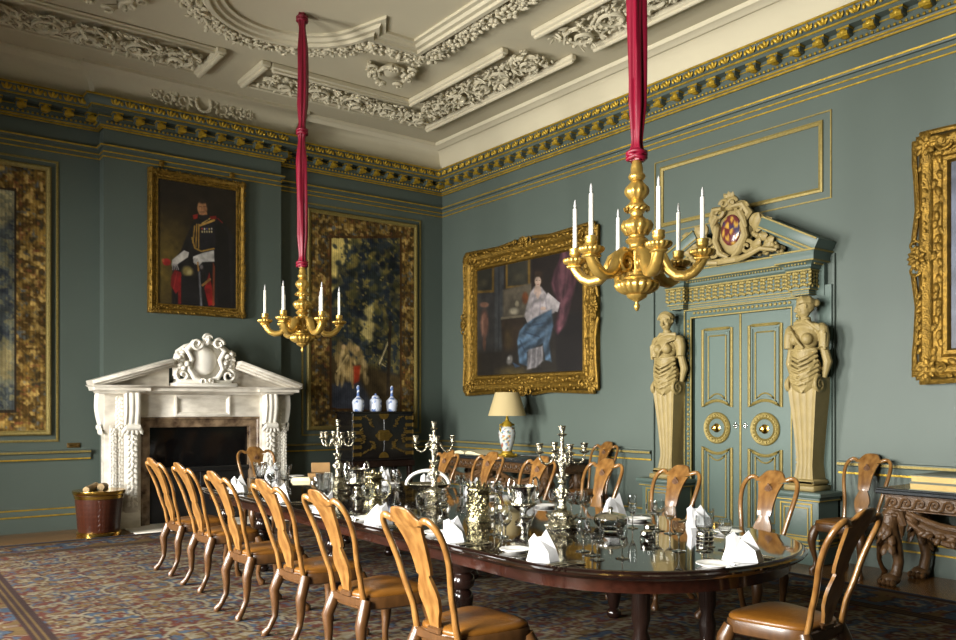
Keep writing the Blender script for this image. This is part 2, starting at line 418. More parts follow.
def head(mb, c, s, R=None):
    # s = head height; face looks to local +z (n), up = +y
    M0 = mb.M; T = Matrix.Translation(Vector(c)) @ (R if R is not None else I4) @ Matrix.Scale(s, 4)
    mb.M = (M0 @ T) if M0 is not None else T
    mb.ell((0, .08, -.05), (.34, .42, .40), q=(12, 8)); mb.ell((0, -.12, .08), (.27, .38, .28), q=(12, 8)); mb.ell((0, -.38, .16), (.13, .1, .12))
    mb.tube([(0, .1, .34), (0, -.02, .40), (0, -.1, .46)], [.035, .05, .07], 8, (1, 0, 0)); mb.ell((0, -.12, .40), (.09, .05, .07))
    for sx in (-1, 1):
        mb.ell((sx * .14, .11, .30), (.11, .035, .06)); mb.ell((sx * .14, .04, .29), (.07, .035, .05)); mb.ell((sx * .17, -.12, .24), (.09, .11, .08)); mb.ell((sx * .34, 0, -.02), (.04, .1, .06))
    mb.ell((0, -.215, .33), (.1, .022, .05)); mb.ell((0, -.265, .325), (.085, .028, .05))
    for k in range(22):      # wavy hair from brow to the knot behind
        a = PI * (k + .5) / 22
        mb.tube([(math.cos(a) * .33, .12 + math.sin(a) * .22, .27), (math.cos(a) * .38, .16 + math.sin(a) * .33, .05), (math.cos(a) * .33, .1 + math.sin(a) * .3, -.25), (math.cos(a) * .12, .06 + math.sin(a) * .12, -.44)], .055, 6)
    mb.ell((0, .05, -.47), (.2, .18, .17))
    mb.M = M0

def cartouche(mb, w, h, d, rnd, face=True):
    # centre (0,0), faces +z
    mb.ell((0, -.02 * h, d * .25), (w * .2, h * .33, d * .42), q=(20, 14))
    for s in (-1, 1):
        mb.tube([(s * w * .02, -.46 * h, d * .5), (s * w * .18, -.40 * h, d * .6), (s * w * .27, -.2 * h, d * .55), (s * w * .22, 0, d * .6), (s * w * .30, .2 * h, d * .6), (s * w * .2, .36 * h, d * .7), (s * w * .07, .36 * h, d * .8)], [w * .03, w * .045, w * .035, w * .04, w * .045, w * .05, w * .03], 8)
        spiral(mb, (s * w * .17, .33 * h, d * .5), w * .1, 1.2, 0, s, w * .03, d * .6)
        spiral(mb, (s * w * .36, -.34 * h, d * .2), w * .12, 1.3, PI / 2, -s, w * .03, d * .5)
        mb.tube([(s * w * .3, .28 * h, d * .3), (s * w * .42, .16 * h, d * .3), (s * w * .46, -.1 * h, d * .3), (s * w * .45, -.36 * h, d * .2)], w * .035, 8)
        for k in range(16):
            mb.ell((s * w * rnd.uniform(.30, .43), h * rnd.uniform(-.2, .18), d * rnd.uniform(.3, .7)), w * rnd.uniform(.035, .055), q=(6, 4))
        for k in range(8):
            leaf(mb, (s * w * rnd.uniform(.28, .4), h * rnd.uniform(-.35, .25), d * .3), (s * rnd.uniform(0, 1), rnd.uniform(-1, 1), 0), w * .14, w * .08, lift=.4)
    if face: head(mb, (0, .43 * h, d * .8), h * .25)
    spiral(mb, (w * .05, -.46 * h, d * .4), w * .07, 1.1, PI, 1, w * .025, d * .5); spiral(mb, (-w * .05, -.46 * h, d * .4), w * .07, 1.1, 0, -1, w * .025, d * .5)

# ================================================================== THE ROOM
X0, X1, Y0, Y1, ZC = -1.1, 7.65, -1.0, 11.08, 5.62
BX0, BX1, BY = 2.45, 4.77, 10.88              # chimney breast
m = MB(); m.box(X0 - .5, X1 + .2, Y0 - .2, Y1 + .2, -.12, 0); struct(m.build('floor', parquet(), None, 0))
m = MB(); m.box(X0 - .2, X1 + .2, Y0 - .2, Y1 + .2, ZC, ZC + .15); struct(m.build('ceiling', CREAM, None, 0))
m = MB(); m.box(X0 - .2, X1 + .2, Y1, Y1 + .2, 0, ZC); m.box(BX0, BX1, BY, Y1 + .05, 0, ZC); struct(m.build('wall_back', GREEN, None, 0))
m = MB(); m.box(X1, X1 + .2, Y0 - .2, Y1, 0, ZC); struct(m.build('wall_right', GREEN, None, 0))
m = MB(); m.box(X0 - .2, X1, Y0 - .2, Y0, 0, ZC); struct(m.build('wall_front', GREEN, None, 0))
WY = (2.7, 5.6, 8.5); WW, WZ0, WZ1 = 1.4, .55, 3.45; WT = .5
m = MB(); m.box(X0 - WT, X0, Y0, Y1, 0, WZ0); m.box(X0 - WT, X0, Y0, Y1, WZ1, ZC)
e = [Y0] + [q for y in WY for q in (y - WW / 2, y + WW / 2)] + [Y1]
for a, b in zip(e[0::2], e[1::2]): m.box(X0 - WT, X0, a, b, WZ0, WZ1)
struct(m.build('wall_left', GREEN, None, 0))
WFR = mat('white_window_paint', (225, 222, 212), .5); PANE = pane_mat()
for i, y in enumerate(WY):
    m = MB(); t = .06
    for a, b, c, d in ((y - WW / 2, y - WW / 2 + t, WZ0, WZ1), (y + WW / 2 - t, y + WW / 2, WZ0, WZ1), (y - WW / 2, y + WW / 2, WZ0, WZ0 + t), (y - WW / 2, y + WW / 2, WZ1 - t, WZ1), (y - WW / 2, y + WW / 2, 2.34, 2.41), (y - .015, y + .015, WZ0, WZ1)):
        m.box(X0 - WT + .04, X0 - WT + .1, a, b, c, d)
    w = struct(m.build('window_%d' % (i + 1), WFR, None, 0))
    m = MB(); m.box(X0 - WT + .065, X0 - WT + .07, y - WW / 2 + .03, y + WW / 2 - .03, WZ0 + .03, WZ1 - .03); m.build('pane', PANE, w, 0)

PATH = [(X0, Y1), (BX0, Y1), (BX0, BY), (BX1, BY), (BX1, Y1), (X1, Y1), (X1, Y0)]
def along(path, step, d, start=.5):
    n = len(path)
    for i in range(n - 1):
        a, b = path[i], path[i + 1]; L = math.hypot(b[0] - a[0], b[1] - a[1]); k = max(1, round(L / step))
        ux, uy = (b[0] - a[0]) / L, (b[1] - a[1]) / L; rx, ry = uy, -ux
        s0 = d if i > 0 and False else 0
        for j in range(k):
            t = (j + start) * L / k
            yield (a[0] + ux * t + rx * d, a[1] + uy * t + ry * d, math.atan2(uy, ux))
rnd = random.Random(3)
# cove band between cornice and ceiling
m = MB(); m.run(PATH, [(0, 5.24), (.13, 5.24), (.14, 5.36), (.18, 5.48), (.27, 5.57), (.3, 5.58), (.3, 5.62), (0, 5.62)]); struct(m.build('trim_1', CREAM))
# ceiling edge moulding
m = MB(); m.run(PATH[:1] + [(X1 - 0, Y1)] + PATH[-1:], [(.27, 5.56), (.31, 5.545), (.34, 5.56), (.36, 5.575), (.40, 5.58), (.42, 5.605), (.42, 5.63), (.27, 5.63)]); struct(m.build('trim_2', PLASTER))
# main cornice
m = MB()
m.run(PATH, [(0, 4.94), (.03, 4.94), (.05, 4.985), (.07, 4.99), (.07, 5.105), (.17, 5.11), (.17, 5.155), (.19, 5.165), (.235, 5.245), (.235, 5.26), (0, 5.26)])
m.run(PATH, [(0, 4.70), (.035, 4.70), (.045, 4.735), (0, 4.735)])
m.mi = 1
for d, z0, z1, dd in ((.02, 4.925, 4.942, .016), (.036, 4.95, 4.968, .016), (.165, 5.145, 5.168, .02), (.225, 5.246, 5.268, .022), (.06, 5.06, 5.07, .02)):
    m.run(PATH, [(d, z0), (d + dd, z0), (d + dd, z1), (d, z1)])
m.run(PATH, [(.036, 4.714), (.046, 4.716), (.048, 4.731), (.0, 4.7345), (0, 4.714)])
for z in (4.645, 4.585): m.run(PATH, [(0, z), (.012, z), (.012, z + .014), (0, z + .014)])
for x, y, a in along(PATH, .25, .11):
    R = Matrix.Translation((x, y, 0)) @ Matrix.Rotation(a, 4, 'Z'); m.M = R
    m.mi = 0; m.box(-.055, .055, -.055, .05, 5.03, 5.105, .006); m.mi = 1
    m.box(-.062, .062, -.06, .05, 5.09, 5.108); m.tube([(-.05, -.045, 5.045), (.05, -.045, 5.045)], .028, 8); m.ell((0, -.055, 5.06), (.035, .02, .035)); m.ell((0, .0, 5.025), (.04, .05, .014), q=(6, 4))
m.M = None
for x, y, a in along(PATH, .052, .075): m.ell((x, y, 4.995), .015, q=(6, 4))
for x, y, a in along(PATH, .16, .215):
    m.M = Matrix.Translation((x, y, 0)) @ Matrix.Rotation(a, 4, 'Z')
    for s in (-1, 0, 1): leaf(m, (s * .012, .0, 5.175), (s * .7, -.2, .8), .07, .035, (0, -1, .4), .2)
    m.ell((.08, -.0, 5.205), (.02, .015, .033), q=(6, 4))
m.M = None
struct(m.build('trim_3', [GREEN, GOLD]))
# chair rail, dado lines and skirting
SEG = [[(X0, Y1), (2.34, Y1)], [(4.86, Y1), (X1, Y1), (X1, 6.64)], [(X1, 4.28), (X1, Y0)]]
m = MB()
for s in SEG:
    m.mi = 0; m.run(s, [(0, .86), (.02, .86), (.03, .93), (.045, .94), (.045, .975), (0, .98)])
    m.mi = 1; m.run(s, [(.02, .942), (.055, .942), (.055, .966), (.02, .966)])
    m.mi = 2; m.run(s, [(.01, .858), (.03, .858), (.03, .876), (.01, .876)])
struct(m.build('trim_4', [GREEN, GOLD_P, GOLD]))
for nm, S in (('baseboard_back', [SEG[0], [(4.86, Y1), (X1, Y1)]]), ('baseboard_right', [[(X1, Y1), (X1, 6.6)], [(X1, 4.3), (X1, Y0)]])):
    m = MB()
    for s in S:
        m.mi = 0; m.run(s, [(0, 0), (.03, 0), (.03, .2), (.015, .27), (0, .27)]); m.mi = 1
        for z, d in ((.185, .028), (.262, .008)): m.run(s, [(d, z), (d + .012, z), (d + .012, z + .016), (d, z + .016)])
    struct(m.build(nm, [GREEN, GOLD]))
# gilt panel over the door
m = MB(); m.M = Matrix.Translation((X1, 5.48, 3.985)) @ R_R
m.frame(2.24, .87, [(0, 0), (0, .012), (.014, .012), (.014, 0)]); m.frame(2.06, .71, [(0, 0), (0, .02), (.02, .028), (.045, .015), (.045, 0)])
m.M = None; struct(m.build('trim_5', GOLD_P))
# right-hand edge strips of the door recess panel
m = MB()
for y in (4.33, 6.61): m.box(X1 - .03, X1, y - .012, y + .012, .3, 3.0)
struct(m.build('trim_6', GREEN))

# ---- plaster ceiling
R_C = Matrix.Translation((0, 0, ZC)) @ basis((1, 0, 0), (0, -1, 0), (0, 0, -1))
def bars(m, x0, x1, y0, y1, h=.07):
    m.box(x0, x1, -y1, -y0, 0, h, .012)
    if abs(x1 - x0) > abs(y1 - y0): w = (y1 - y0); m.box(x0 + .02, x1 - .02, -y1 + w * .25, -y0 - w * .25, 0, h + .03, .008)
    else: w = (x1 - x0); m.box(x0 + w * .25, x1 - w * .25, -y1 + .02, -y0 - .02, 0, h + .03, .008)
m = MB(); m.M = R_C
bars(m, 3.98, 5.98, 9.33, 9.43); bars(m, 3.85, 3.97, 9.33, 10.12); bars(m, 3.98, 6.65, 10.06, 10.13, .04)
bars(m, 5.9, 6.0, 7.35, 9.4); bars(m, 6.66, 6.74, 7.0, 10.12)
bars(m, 5.9, 6.0, 3.2, 6.85); bars(m, 6.66, 6.74, 3.2, 6.7)
bars(m, -1.1, 3.34, 9.33, 9.41, .03); bars(m, 3.30, 3.42, 9.3, 10.12); bars(m, -1.1, 3.34, 10.08, 10.15, .03)
m.M = None; struct(m.build('trim_7', PLASTER))
m = MB(); rnd = random.Random(5); m.M = R_C
rinceau(m, 4.05, 6.55, -9.75, .52, .12, rnd, 1.3)
rinceau(m, 3.25, -1.0, -9.75, .52, .12, rnd, 1.3)
m.M = R_C @ Matrix.Rotation(PI / 2, 4, 'Z')
rinceau(m, -9.45, -7.2, -6.32, .52, .12, rnd, 1.3)
rinceau(m, -6.75, -3.2, -6.32, .52, .12, rnd, 1.3)
m.M = None; struct(m.build('trim_8', PLASTER))
arc = [(3.6 + .95 * math.cos(a), 7.75 + .95 * math.sin(a)) for a in [math.radians(15 + 150 * k / 28) for k in range(29)]]
MED = [(5.2, 2.4), (5.2, 8.0)] + [(4.52, 8.0)] + arc + [(2.68, 8.0), (2.0, 8.0), (2.0, 2.4)]
m = MB(); m.M = R_C; mp = [(x, -y) for x, y in MED]
def moff(path, d): return path
m.run(mp, [(-.02, 0), (-.02, .05), (.02, .09), (.07, .09), (.08, .06), (.13, .06), (.15, .03), (.2, .03), (.2, 0)], 1 if True else -1)
m.M = None; struct(m.build('trim_9', PLASTER))
m = MB(); m.M = R_C; rnd = random.Random(9)
out = [(5.34, -2.4), (5.34, -8.14), (4.6, -8.14)] + [(3.6 + 1.1 * math.cos(a), -7.75 - 1.1 * math.sin(a)) for a in [math.radians(21 + 138 * k / 20) for k in range(21)]] + [(2.6, -8.14), (1.86, -8.14), (1.86, -2.4)]
garland(m, out, .24, rnd, .1); garland(m, out, .22, rnd, .12)
m.M = R_C @ Matrix.Translation((5.2, -8.62, 0)) @ Matrix.Rotation(math.radians(205), 4, 'Z'); cartouche(m, .62, .5, .16, rnd, False)
m.M = R_C @ Matrix.Translation((2.0, -8.62, 0)) @ Matrix.Rotation(math.radians(155), 4, 'Z'); cartouche(m, .62, .5, .16, rnd, False)
m.M = None; struct(m.build('trim_10', PLASTER))
# wreath and scrolls on the cove above the chimney breast
m = MB(); m.M = Matrix.Translation((3.62, BY - .16, 5.44)) @ R_B @ Matrix.Scale(.92, 4)
for k in range(20):
    a = 2 * PI * k / 20; leaf(m, (.1 * math.cos(a), .12 * math.sin(a), .03), (-math.sin(a), math.cos(a), 0), .06, .045, lift=.3)
m.tube([(.1 * math.cos(2 * PI * k / 16), .12 * math.sin(2 * PI * k / 16), .03) for k in range(16)], .022, 6, closed=True)
for s in (-1, 1):
    for cx, r in ((.28, .11), (.5, .09), (.66, .06)):
        spiral(m, (s * cx, (-.02 if cx != .5 else -.03), 0), r, 1.3, PI / 2, s, .016, .03)
        for k in range(9):
            a = 2 * PI * k / 9; leaf(m, (s * cx + r * .8 * math.cos(a), -.02 + r * .8 * math.sin(a), .02), (math.cos(a + s), math.sin(a + s), 0), r * .7, r * .4, lift=.3)
m.M = None; struct(m.build('trim_11', PLASTER))

# ---- double doors
DC = 5.355
door = MB(); door.M = None
door.box(-.62, .62, 0, 2.52, .0, .03)
dr = door.build('door_1', GREEN_D, None, 0); struct(dr); place(dr, (X1, DC, 0), R_R)
for s in (-1, 1):
    lf = MB(); lf.box(min(s * .004, s * .605), max(s * .004, s * .605), .03, 2.5, .03, .07, .004)
    lo = lf.build('door_leaf', GREEN_D, dr, 0)
    cx = s * .30; w2 = .19
    def curved(zb, zt, inset, bend_top, bend_bot):
        w = w2 - inset; P = []
        for k in range(9):
            t = -1 + 2 * k / 8; P.append((cx + w * t, zb + inset + bend_bot * (1 - t * t)))
        for k in range(9):
            t = 1 - 2 * k / 8; P.append((cx + w * t, zt - inset - bend_top * (1 - t * t)))
        return [(x, z, .075) for x, z in P]
    for nm, zb, zt, bt, bb in (('upper_panel', 1.5, 2.36, 0, .07), ('lower_panel', .22, 1.06, .07, 0)):
        p = MB(); p.mi = 0
        p.tube(curved(zb, zt, 0, bt, bb), .018, 6, (0, 0, 1), closed=True); p.tube(curved(zb, zt, .075, bt, bb), .009, 6, (0, 0, 1), closed=True)
        pts = curved(zb, zt, .03, bt, bb)
        p.mi = 1; p.tube(curved(zb, zt, .035, bt, bb), .012, 4, (0, 0, 1), closed=True)
        p.build(nm, [GOLD_P, GREEN_D], lo)
    p = MB(); p.M = Matrix.Translation((cx, 1.27, .07))
    p.lathe([(0, 0), (.17, 0), (.175, .012), (.165, .025), (.15, .018), (.125, .018), (.115, .03), (.105, .02), (.1, .004), (0, .004)], 32)
    for k in range(22):
        a = 2 * PI * k / 22; p.ell((.138 * math.cos(a), .138 * math.sin(a), .02), (.014, .014, .012), q=(6, 4))
    p.mi = 1; p.lathe([(0, 0), (.108, 0), (.108, .010), (0, .010)], 32); p.M = None; rd = p.build('roundel', [GOLD_P, GREEN_D], lo)
    p = MB(); p.M = Matrix.Translation((cx, 1.27, .07)); p.lathe([(0, .008), (.05, .008), (.05, .016), (.03, .022), (.018, .035), (.028, .05), (.032, .062), (.026, .075), (0, .08)], 20); p.M = None
    p.build('knob', BRASS, lo)
    p = MB(); p.M = Matrix.Translation((s * .06, 1.3, .07)); rosette(p, (0, 0, 0), .035, 4); p.M = None; p.build('escutcheon', SILVER, lo)
p = MB(); p.box(-.012, .012, .03, 2.5, .068, .082, .004); p.build('meeting_bead', GOLD_P, dr)
p = MB()
arch = [(-.62, 0), (-.62, 2.50), (.62, 2.50), (.62, 0)]
p.mi = 1; p.run(arch, [(0, .0), (.0, .1), (-.015, .11), (-.04, .09), (-.08, .09), (-.09, .11), (-.10, .11), (-.10, 0)])
p.mi = 0
for d0, d1, n in ((0, -.014, .115), (-.088, -.10, .12)): p.run(arch, [(d0, .08), (d0, n), (d1, n), (d1, .08)])
for (x, y, a) in list(along(arch, .055, -.058)):
    p.ell((x, y, .093), (.024, .018, .014) if abs(math.sin(a)) < .5 else (.018, .024, .014), q=(6, 4))
p.build('architrave', [GOLD_P, GREEN_D], dr)

# ---- pedimented surround with two figures
ds = thing('door_surround', 'green and gold pedimented door surround with two buff female term figures', 'door surround', (X1 - .004, DC, 0), R_R)
m = MB(); m.box(-1.02, -.76, 0, 2.7, 0, .05); m.box(.76, 1.02, 0, 2.7, 0, .05); m.box(-.95, .95, 2.6, 3.0, 0, .06); m.build('back_panel', GREEN_D, ds, 0)
for s in (-1, 1):
    cx = s * .86
    m = MB(); m.mi = 0; m.box(cx - .23, cx + .23, 0, .62, .05, .40, .004); m.box(cx - .25, cx + .25, 0, .18, .05, .43, .006)
    m.box(cx - .25, cx + .25, .60, .64, .05, .42, .006); m.box(cx - .28, cx + .28, .64, .69, .05, .46, .01); m.mi = 1
    m.M = Matrix.Translation((cx, .40, .40)); m.frame(.34, .36, [(0, 0), (0, .008), (.014, .008), (.014, 0)]); m.frame(.26, .28, [(0, 0), (0, .008), (.01, .008), (.01, 0)]); m.M = None
    for z in (.185, .235, .16): m.box(cx - .252, cx + .252, z, z + .012, .05, .436 if z < .18 else .41)
    m.box(cx - .255, cx + .255, .605, .615, .05, .425); m.build('pedestal', [GREEN_D, GOLD_L], ds)
    # tapering fluted term shaft
    m = MB(); m.M = Matrix.Translation((cx, .69, .19))
    m.box(-.16, .16, 0, .05, -.14, .17, .006); m.box(-.14, .14, .05, .11, -.14, .15, .02)
    R = []
    for k in range(15):
        t = k / 14; z = .11 + t * .99
        hw = .076 + .088 * t ** 1.4 + .025 * max(0, 1 - t * 7) - .02 * max(0, t - .85) / .15; dp = .06 + .02 * t
        zc = .05 * t * t + .03 * max(0, 1 - t * 6) - .03 * max(0, t - .85) / .15; ring = []
        for q in range(33):
            u = q / 32 * 2 - 1; ring.append((hw * u, z, zc + dp * (.9 + .1 * abs(math.cos(u * PI * 2.0)) ** .6)))
        ring += [(hw, z, -.14), (-hw, z, -.14)]
        R.append(ring)
    m.rings(R)
    for q in (-1, 1):   # volutes at the head of the shaft
        m.M = Matrix.Translation((cx + q * .145, .69 + 1.03, .24)) @ Matrix.Rotation(PI / 2, 4, 'Y')
        spiral(m, (0, 0, -.01), .085, 1.6, PI / 2, 1, .02, .015, 8, 30); m.lathe([(0, -.04), (.07, -.04), (.07, .005), (0, .005)], 20)
    m.M = None; m.build('term_shaft', STONE, ds, 50)
    # figure: drapery apron, torso, cut arms, neck and head in one carved mesh
    m = MB(); m.M = Matrix.Translation((cx, 1.85, .23)) @ Matrix.Scale(.83, 4)
    m.ell((0, .04, .0), (.185, .17, .115), q=(20, 14)); m.ell((0, -.10, .05), (.17, .17, .105), q=(20, 14)); m.ell((0, .2, .02), (.145, .16, .125), q=(20, 14)); m.ell((0, .4, 0), (.165, .17, .115), q=(20, 14)); m.ell((0, .50, -.01), (.19, .09, .1), q=(12, 8))
    for q in (-1, 1):
        m.ell((q * .075, .37, .105), (.07, .07, .065), q=(12, 8)); m.ell((q * .19, .485, -.01), (.07, .075, .075), q=(12, 8))
        m.tube([(q * .2, .50, -.01), (q * .225, .4, -.01), (q * .225, .27, .0)], [.065, .062, .058], 12)
        m.tube([(q * .2, .28, -.04), (q * .24, .1, -.06), (q * .2, -.08, -.05)], [.05, .055, .03], 8)
    m.tube([(0, .5, -.01), (0, .63, .01)], [.075, .058], 12)
    for k in range(6):     # swags of drapery across the hips
        y = .16 - .055 * k; w = .165 + .008 * k - .012 * max(0, k - 3)
        m.tube([(-w, y + .06, .04), (-w * .6, y - .01, .13), (0, y - .05, .165), (w * .6, y + .0, .13), (w, y + .07, .04)], .02, 6, (0, 1, 0))
    for k in range(9): m.tube([(-.15 + .035 * k, .02 + .012 * abs(k - 4), .10 + .03 * (1 - abs(k - 4) / 4)), (-.11 + .026 * k, -.12, .13), (-.05 + .016 * k, -.27 + .02 * abs(k - 4), .12)], [.018, .017, .008], 6)
    for q in (-1, 1): m.tube([(q * .16, .12, .06), (q * .12, .0, .13), (q * .02, -.10, .17), (-q * .08, -.16, .15)], [.022, .02, .018, .01], 6)
    m.tube([(-.15, .25, .07), (0, .235, .14), (.15, .25, .07)], [.018] * 3, 8); m.tube([(-.15, .25, .07), (-.17, .26, -.02)], .018, 6); m.tube([(.15, .25, .07), (.17, .26, -.02)], .018, 6)
    for k in range(3): m.tube([(s * -.19, .53 - .015 * k, .05 + .01 * k), (s * -.1, .46, .11 + .015 * k), (s * .0, .33, .15 + .01 * k), (s * .05, .26, .14)], .017, 6)
    for k in range(4): m.tube([(-s * .15, .54 + .012 * k, .0), (s * .06, .555 + .01 * k, .05 + .01 * k), (s * .2, .52 - .02 * k, .05)], .02, 6)
    for k in range(4): m.tube([(s * .2, .55 - .01 * k, .0), (s * .26, .42, -.02 + .02 * k), (s * .25, .24, -.03 + .02 * k)], .02, 6)
    hr = Matrix.Rotation(math.radians(-58 if s > 0 else 10), 4, 'Y') @ Matrix.Rotation(math.radians(12), 4, 'X')
    head(m, (0, .755, .02), .27, hr)
    m.M = None; remeshed(m, 'term_figure', STONE, ds, .0055, 2)
# entablature
EP = [(-.90, 0), (-.90, .22), (-.64, .22), (-.64, .13), (.64, .13), (.64, .22), (.90, .22), (.90, 0)]
DZ = -.11
def ent(m, prof): m.run(EP, [(d, z + DZ) for d, z in prof], -1)
m = MB(); m.M = SWAP; m.mi = 0
ent(m, [(-.06, 2.715), (-.04, 2.715), (-.04, 2.765), (-.02, 2.77), (-.02, 2.95), (.02, 2.98), (.02, 3.0), (.06, 3.03), (.08, 3.04), (.08, 3.09), (.10, 3.12), (.10, 3.135), (-.10, 3.135), (-.10, 2.715)])
m.mi = 1
for d, z0, z1, e in ((-.04, 2.718, 2.726, .008), (-.04, 2.742, 2.748, .008), (-.03, 2.762, 2.774, .018), (-.01, 2.945, 2.96, .015), (.06, 3.028, 3.04, .022), (.09, 3.118, 3.134, .024)):
    ent(m, [(d, z0), (d + e, z0), (d + e, z1), (d, z1)])
m.M = None
for x, y, a in along([(p[0], p[1]) for p in EP[::-1]], .04, -.0):
    pass
for i in range(len(EP) - 1):
    a, b = EP[i], EP[i + 1]; L = math.hypot(b[0] - a[0], b[1] - a[1]); ux, uy = (b[0] - a[0]) / L, (b[1] - a[1]) / L; ox, oy = -uy, ux
    for k in range(int(L / .035)):
        t = (k + .5) * .035; m.ell((a[0] + ux * t + ox * .035, 3.012 + DZ, a[1] + uy * t + oy * .035), (.012, .014, .012), q=(6, 4))
    for k in range(max(1, int(L / .085))):   # leaf frieze
        t = (k + .5) * L / max(1, int(L / .085)); c = (a[0] + ux * t - ox * .018, 2.862 + DZ, a[1] + uy * t - oy * .018)
        m.M = Matrix.Translation(c) @ basis((ux, 0, uy), (0, 1, 0), (ox, 0, oy))
        for q in (-1, 1):
            for h in (-.06, -.02, .02, .055): leaf(m, (q * .006, h, 0), (q * 1, .55, 0), .05, .034, lift=.2)
        m.ell((0, -.06, .008), (.014, .02, .012), q=(6, 4)); m.ell((0, .07, .008), .012, q=(6, 4)); m.M = None
m.build('entablature', [GREEN_D, GOLD_P], ds)
# broken pediment
for s in (-1, 1):
    m = MB(); m.mi = 0
    a, b = (s * 1.0, 3.02), (s * .39, 3.345)
    L = math.hypot(b[0] - a[0], b[1] - a[1]); ang = math.atan2(b[1] - a[1], b[0] - a[0])
    T = Matrix.Translation((a[0], a[1], 0)) @ Matrix.Rotation(ang, 4, 'Z') 
    m.M = T; f = 1 if s < 0 else -1
    y0, y1 = (-.03, .10) if s < 0 else (-.10, .03)
    m.box(0, L, min(-.02, y0), max(.02, y1), 0, .32, .003); m.box(.06, L - .0, y0 - (.06 if s < 0 else 0), y1 + (0 if s < 0 else .06), 0, .22)
    m.mi = 1
    yo = y1 if s < 0 else y0
    for d, n in ((0, .325), (-.105, .325), (-.15, .225)):
        q = yo + d * f; m.box(0.02, L, min(q, q - f * .016), max(q, q - f * .016), n - .02, n + .006)
    for k in range(int(L / .04)): m.ell((.08 + .04 * k, yo - f * .12, .225), (.012, .014, .014), q=(6, 4))
    m.M = None; m.mi = 0
    m.prism([(s * .88, 2.99), (s * .39, 2.99), (s * .39, 3.26)], 0, .10)
    m.build('raking_cornice', [GREEN_D, GOLD_P], ds)
m = MB(); rnd = random.Random(21); m.M = Matrix.Translation((0, -.115, 0)); m.box(-.2, .2, 3.13, 3.19, .02, .32, .01)
for s in (-1, 1):
    for k in range(46):
        t = rnd.random(); m.ell((s * (.26 + .34 * t), 3.18 + (.26 * (1 - t) + .04) * rnd.random(), .16 + .12 * rnd.random()), rnd.uniform(.022, .032), q=(8, 6))
    for k in range(9):
        leaf(m, (s * rnd.uniform(.22, .5), 3.2 + rnd.uniform(0, .3), .24), (s * 1, rnd.uniform(-.3, 1), 0), .16, .09, lift=.35)
    m.tube([(s * .12, 3.15, .3), (s * .3, 3.17, .36), (s * .42, 3.22, .34), (s * .6, 3.18, .32)], [.03, .03, .025, .015], 8)
    spiral(m, (s * .33, 3.52, .2), .09, 1.4, -PI / 2, s, .03, .1); leaf(m, (s * .3, 3.42, .26), (s * .6, 1, 0), .2, .1)
m.build('fruit_swag', STONE, ds)
m = MB(); m.M = Matrix.Translation((0, 3.37, .16)) @ Matrix.Diagonal((1, .86, 1, 1))
for s in (-1, 1):
    m.tube([(s * .03, -.33, .08), (s * .12, -.27, .1), (s * .19, -.1, .09), (s * .16, .05, .1), (s * .23, .17, .08), (s * .17, .28, .12), (s * .06, .27, .14)], [.03, .04, .035, .04, .05, .045, .03], 8)
    spiral(m, (s * .15, .24, .06), .08, 1.2, 0, s, .025, .09); spiral(m, (s * .2, -.24, .04), .08, 1.3, PI / 2, -s, .025, .06)
    m.tube([(s * .14, .2, .12), (s * .19, .1, .13), (s * .2, 0, .1)], [.04, .035, .02], 8)
m.ell((0, 0, .0), (.22, .32, .09), q=(20, 14)); m.ell((0, .34, .08), (.1, .1, .05), q=(12, 8)); spiral(m, (.05, .33, .1), .06, 1.3, 0, 1, .02, .04); spiral(m, (-.05, .33, .1), .06, 1.3, PI, -1, .02, .04)
for s in (-1, 0, 1): leaf(m, (0, .36, .08), (s * .6, 1, 0), .12, .06)
m.M = None; cart = m.build('cartouche', STONE, ds)
m = MB()
m.ell((0, 3.375, .235), (.125, .165, .03), q=(20, 14)); sh = m.build('shield', ENAMEL, ds)
colour_by(sh, lambda v: (170, 132, 54) if (math.sin(v.x * 60) * math.sin(v.y * 47 + 1) > .35) else ((86, 38, 40) if (v.x * .9 + v.y - 3.4 > 0) == (v.y > 3.43) else (52, 46, 70)))

